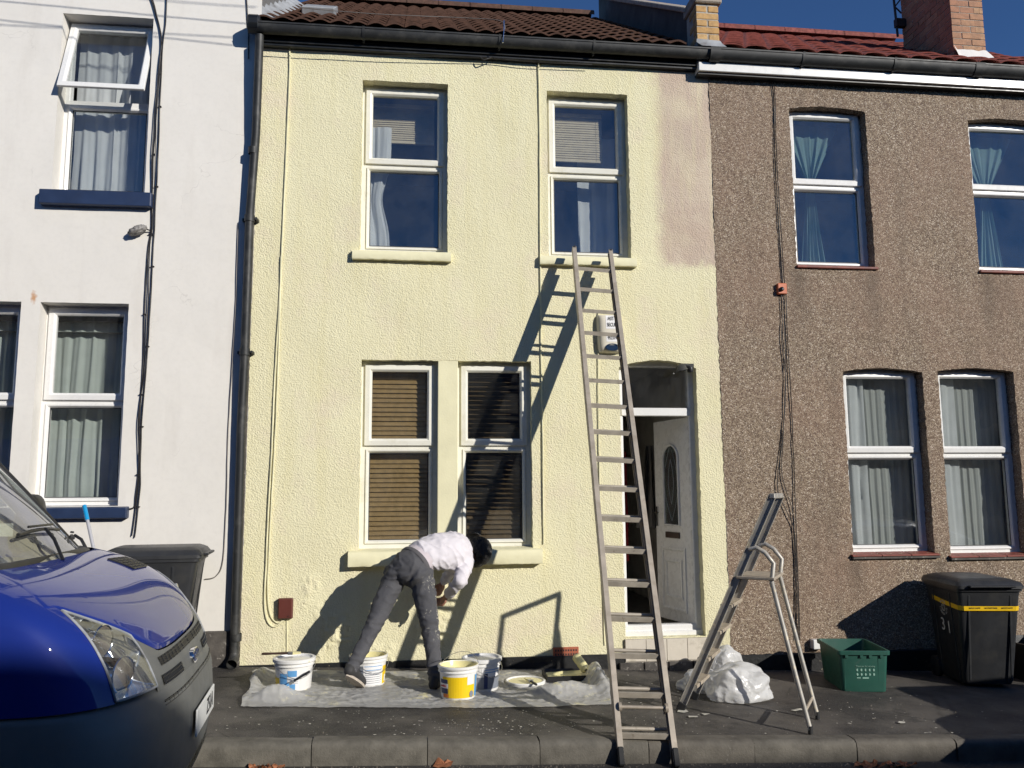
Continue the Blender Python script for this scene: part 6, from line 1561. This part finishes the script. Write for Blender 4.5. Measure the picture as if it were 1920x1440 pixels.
# sleeve rumples near the cuff
for i in range(6):
    t = .15 + i * .13; c = mixv(elR, wrR, t); r = .056 + (.038 - .056) * t + .004; SH.append(('e', c, V(r, 0, 0), V(0, r, 0), V(0, 0, .010)))
fuse('shirt', SH, M_shirt, per, .0085, 3, wr_shirt)
fuse('undershirt', torso([(mixv(pel, wai, .30), mixv(lp_, lw, .3), .155, .120), (mixv(pel, wai, 1.0), mixv(lp_, lw, 1.0), .150, .116)]), M_band, per, .010, 3)
def wr_j(p): return .010 * ((1 - 2 * abs(noise.noise((p.x * 8 + p.z * 5, p.y * 7, p.z * 11 - p.x * 5)))) ** 3) + .0045 * noise.noise((p.x * 20, p.y * 20, p.z * 34))
def seg_t(p, a, b):
    d = b - a; t = max(-.2, min(1.2, (p - a).dot(d) / d.length_squared)); return t, (p - (a + d * t)).length
_wj0 = wr_j
def wr_j(p):
    w = _wj0(p) * .8
    for h, k, a in ((hipL, kneL, anL), (hipR, knR, anR)):
        t, d = seg_t(p, k, a)
        if d < .12 and t > -.15:
            n = noise.noise((p.x * 9, p.y * 9, p.z * 4)) * 1.6
            w += .0065 * math.exp(-((t - .93) / .16) ** 2) * math.sin(t * 46 + n * 2) + .004 * math.exp(-(t / .16) ** 2) * math.sin(t * 40 + n * 3 + p.x * 20)
        t, d = seg_t(p, h, k)
        if d < .14 and t < .5: w += .006 * math.exp(-((t - .12) / .2) ** 2) * math.sin(t * 30 + (p.x - h.x) * 34 + 2 * noise.noise((p.x * 7, p.y * 7, p.z * 7)))
    return w
dn = V(0, 0, -1)
JE = torso([(pel - V(.02, .0, .05), lp_, .150, .118), (pel, lp_, .160, .124), (mixv(pel, wai, .42), mixv(lp_, lw, .42), .153, .119)], 4)
JE += [('e', mixv(pel, hipL, .9) + V(-.01, -.05, .0), V(.085, 0, 0), V(0, .085, 0), V(0, 0, .095)), ('e', mixv(pel, hipR, .9) + V(.0, -.05, .0), V(.090, 0, 0), V(0, .085, 0), V(0, 0, .095))]
for h, k, a, ex in ((hipL, kneL, anL, 0), (hipR, knR, anR, .006)): JE += [('c', h, .099 + ex, k, .068 + ex), ('c', k, .066 + ex, a, .047 + ex), ('c', mixv(k, a, .92), .050 + ex, a + (a - k).normalized() * .02, .052 + ex)]
fuse('trousers', JE, M_jeans, per, .0095, 4, wr_j)
mbelt = mixv(pel, wai, .40); t, l, d = frame(wai - pel, mixv(lp_, lw, .42)); bt = MB()
bt.loft([[mbelt + t * q + l * .160 * r_ * math.cos(k * math.pi / 16) + d * .125 * r_ * math.sin(k * math.pi / 16) for k in range(32)] for q, r_ in ((-.018, .99), (-.014, 1.012), (.014, 1.012), (.018, .99))], True, False); bt.build('waistband', M_belt, per, smooth=50)
for a, hx, nm in ((anL, V(.40, .72, -.52), 0), (anR, V(.25, .95, 0), 1)):
    hx = hx.normalized(); g = V(fL.x, fL.y, GZ(fL.x)) if nm == 0 else V(fR.x, fR.y, GZ(fR.x))
    sd = hx.cross(V(0, 0, 1)).normalized(); upv = sd.cross(hx); c = a + V(0, 0, -.045)
    heel = c - hx * .05 - upv * .0; toe = c + hx * .17
    if nm == 1: heel.z = g.z + .055; toe.z = g.z + .05; upv = V(0, 0, 1)
    else: toe.z = g.z + .045; heel = toe - hx * .23
    fuse('shoe', [('c', heel, .042, mixv(heel, toe, .5), .046), ('c', mixv(heel, toe, .5), .046, toe, .036), ('c', heel + upv * .02, .036, a + V(0, 0, .0), .038)], M_shoe, per, .008, 4)
    so_ = MB(); P = []
    for k in range(20): an = k * math.pi / 10; P.append((.135 * math.cos(an) + .0, .047 * math.sin(an) * (1.0 + .12 * math.cos(an))))
    mid_ = mixv(heel, toe, .5); so_.loft([[mid_ + hx * x_ + sd * y_ - upv * q for x_, y_ in P] for q in (.028, .046)], True, True); so_.build('shoe_sole', M_sole, per, smooth=40)
# hair: many short curls over the skull
hm = MB(); rs = random.Random(4)
def curl(p, n, r):
    a = n.orthogonal().normalized(); b = n.cross(a); ph = rs.random() * 6; pts = [p + n * (.004 + .010 * k / 5) + (a * math.cos(ph + k * 1.3) + b * math.sin(ph + k * 1.3)) * r for k in range(6)]
    hm.tube(pts, [.0055, .005, .005, .0045, .004, .002], 5)
hax = (V(.080, .02, -.01), V(-.02, .074, .0), V(.02, .0, .098))
cap = []
for i in range(1500):
    u = rs.uniform(-1, 1); ph = rs.uniform(0, 6.283); q = math.sqrt(1 - u * u); n0 = V(q * math.cos(ph), q * math.sin(ph), u)
    p = hd_ + hax[0] * n0.x * 1.30 + hax[1] * n0.y * 1.28 + hax[2] * n0.z * 1.16
    if n0.z < -.30 and n0.y > -.25: 
        if not (n0.z < -.62 and n0.x > -.1): continue
    if n0.z < -.02 and n0.x < -.25: continue
    curl(p, n0, rs.uniform(.008, .016))
ho_ = hm.build('hair', M_hair, per, smooth=60)
fuse('hair_base', [('e', hd_ + V(.026, -.012, .018), hax[0] * 1.14, hax[1] * 1.14, hax[2] * 1.05)], M_hair, per, .010, 2)
# brush in the far hand
brush(wrL + V(-.04, .06, -.06), (-.35, .5, -.45), 'small brush in the painter\'s hand', .10, .04, M_blackp)

# ================================================================ across the street (out of frame: seen in the panes, shading the van)
OY = -13.4
ot = thing('opposite_terrace', 'terrace across the street, seen only as dim reflections in the window panes', 'terrace', (0, OY, -.2))
mb = MB(); mb.box(-26, 30, OY - 7, OY, -1.5, 5.72); mb.build('wall', simple('opposite_wall_render', (.30, .24, .19), .9, var=.3, vs=.8), ot)
mb = MB(); mb.prism_x([(OY + .25, 5.70), (OY - 3.5, 7.30), (OY - 7.2, 5.70)], -26.2, 30.2); mb.build('roof', M_tile_b, ot)
for i in range(12):
    x = -24 + i * 4.4
    for z in (.7, 3.1):
        for dx in (0, 1.5): MB().box(x + dx, x + dx + .95, OY - .05, OY + .03, z, z + 1.5).build('window', M_navy, ot)
    if i % 2: MB().box(x - .3, x + .4, OY - 4.0, OY - 3.1, 6.5, 7.5).build('chimney_stack', M_brick_r, ot)
# parked car just outside the frame on the right; its nose shades the kerb and the bin
cx0 = 4.30
pk = thing('parked_car', 'dark car parked just outside the right edge, throwing its shadow on the kerb', 'car', (cx0 + 2, -3.25, GZ(cx0 + 2) + RDZ))
zb_ = GZ(cx0 + 1) + RDZ
def csec(x, w, z0, z1, n=10):
    P = []
    for k in range(n + 1): t = math.pi * k / n; P.append(V(x, -3.25 + w * math.copysign(abs(math.cos(t)) ** .45, math.cos(t)), zb_ + z0 + (z1 - z0) * abs(math.sin(t)) ** .55))
    return P + [V(x, -3.25 - w, zb_ + z0), V(x, -3.25 + w, zb_ + z0)]
mb = MB(); mb.loft([csec(cx0, .50, .30, .50), csec(cx0 + .08, .70, .22, .66), csec(cx0 + .3, .83, .20, .76), csec(cx0 + 1.0, .86, .20, .90), csec(cx0 + 3.2, .86, .20, .95), csec(cx0 + 3.9, .82, .24, .90), csec(cx0 + 4.05, .6, .3, .7)]); mb.build('body', M_vangrille, pk, smooth=60)
mb = MB(); mb.loft([csec(cx0 + .95, .78, .85, .92), csec(cx0 + 1.6, .66, .85, 1.36), csec(cx0 + 2.8, .66, .85, 1.40), csec(cx0 + 3.6, .74, .85, .98)]); mb.build('cabin', M_navy, pk, smooth=60)
for x in (cx0 + .75, cx0 + 3.2):
    for y in (-4.05, -2.45):
        mb = MB(); mb.loft([[V(x + r_ * math.cos(k * math.pi / 12), y + q, zb_ + .31 + r_ * math.sin(k * math.pi / 12)) for k in range(24)] for r_, q in ((.2, -.09), (.31, -.08), (.31, .08), (.2, .09))], True, True); mb.build('wheel', M_tyre, pk, smooth=40)
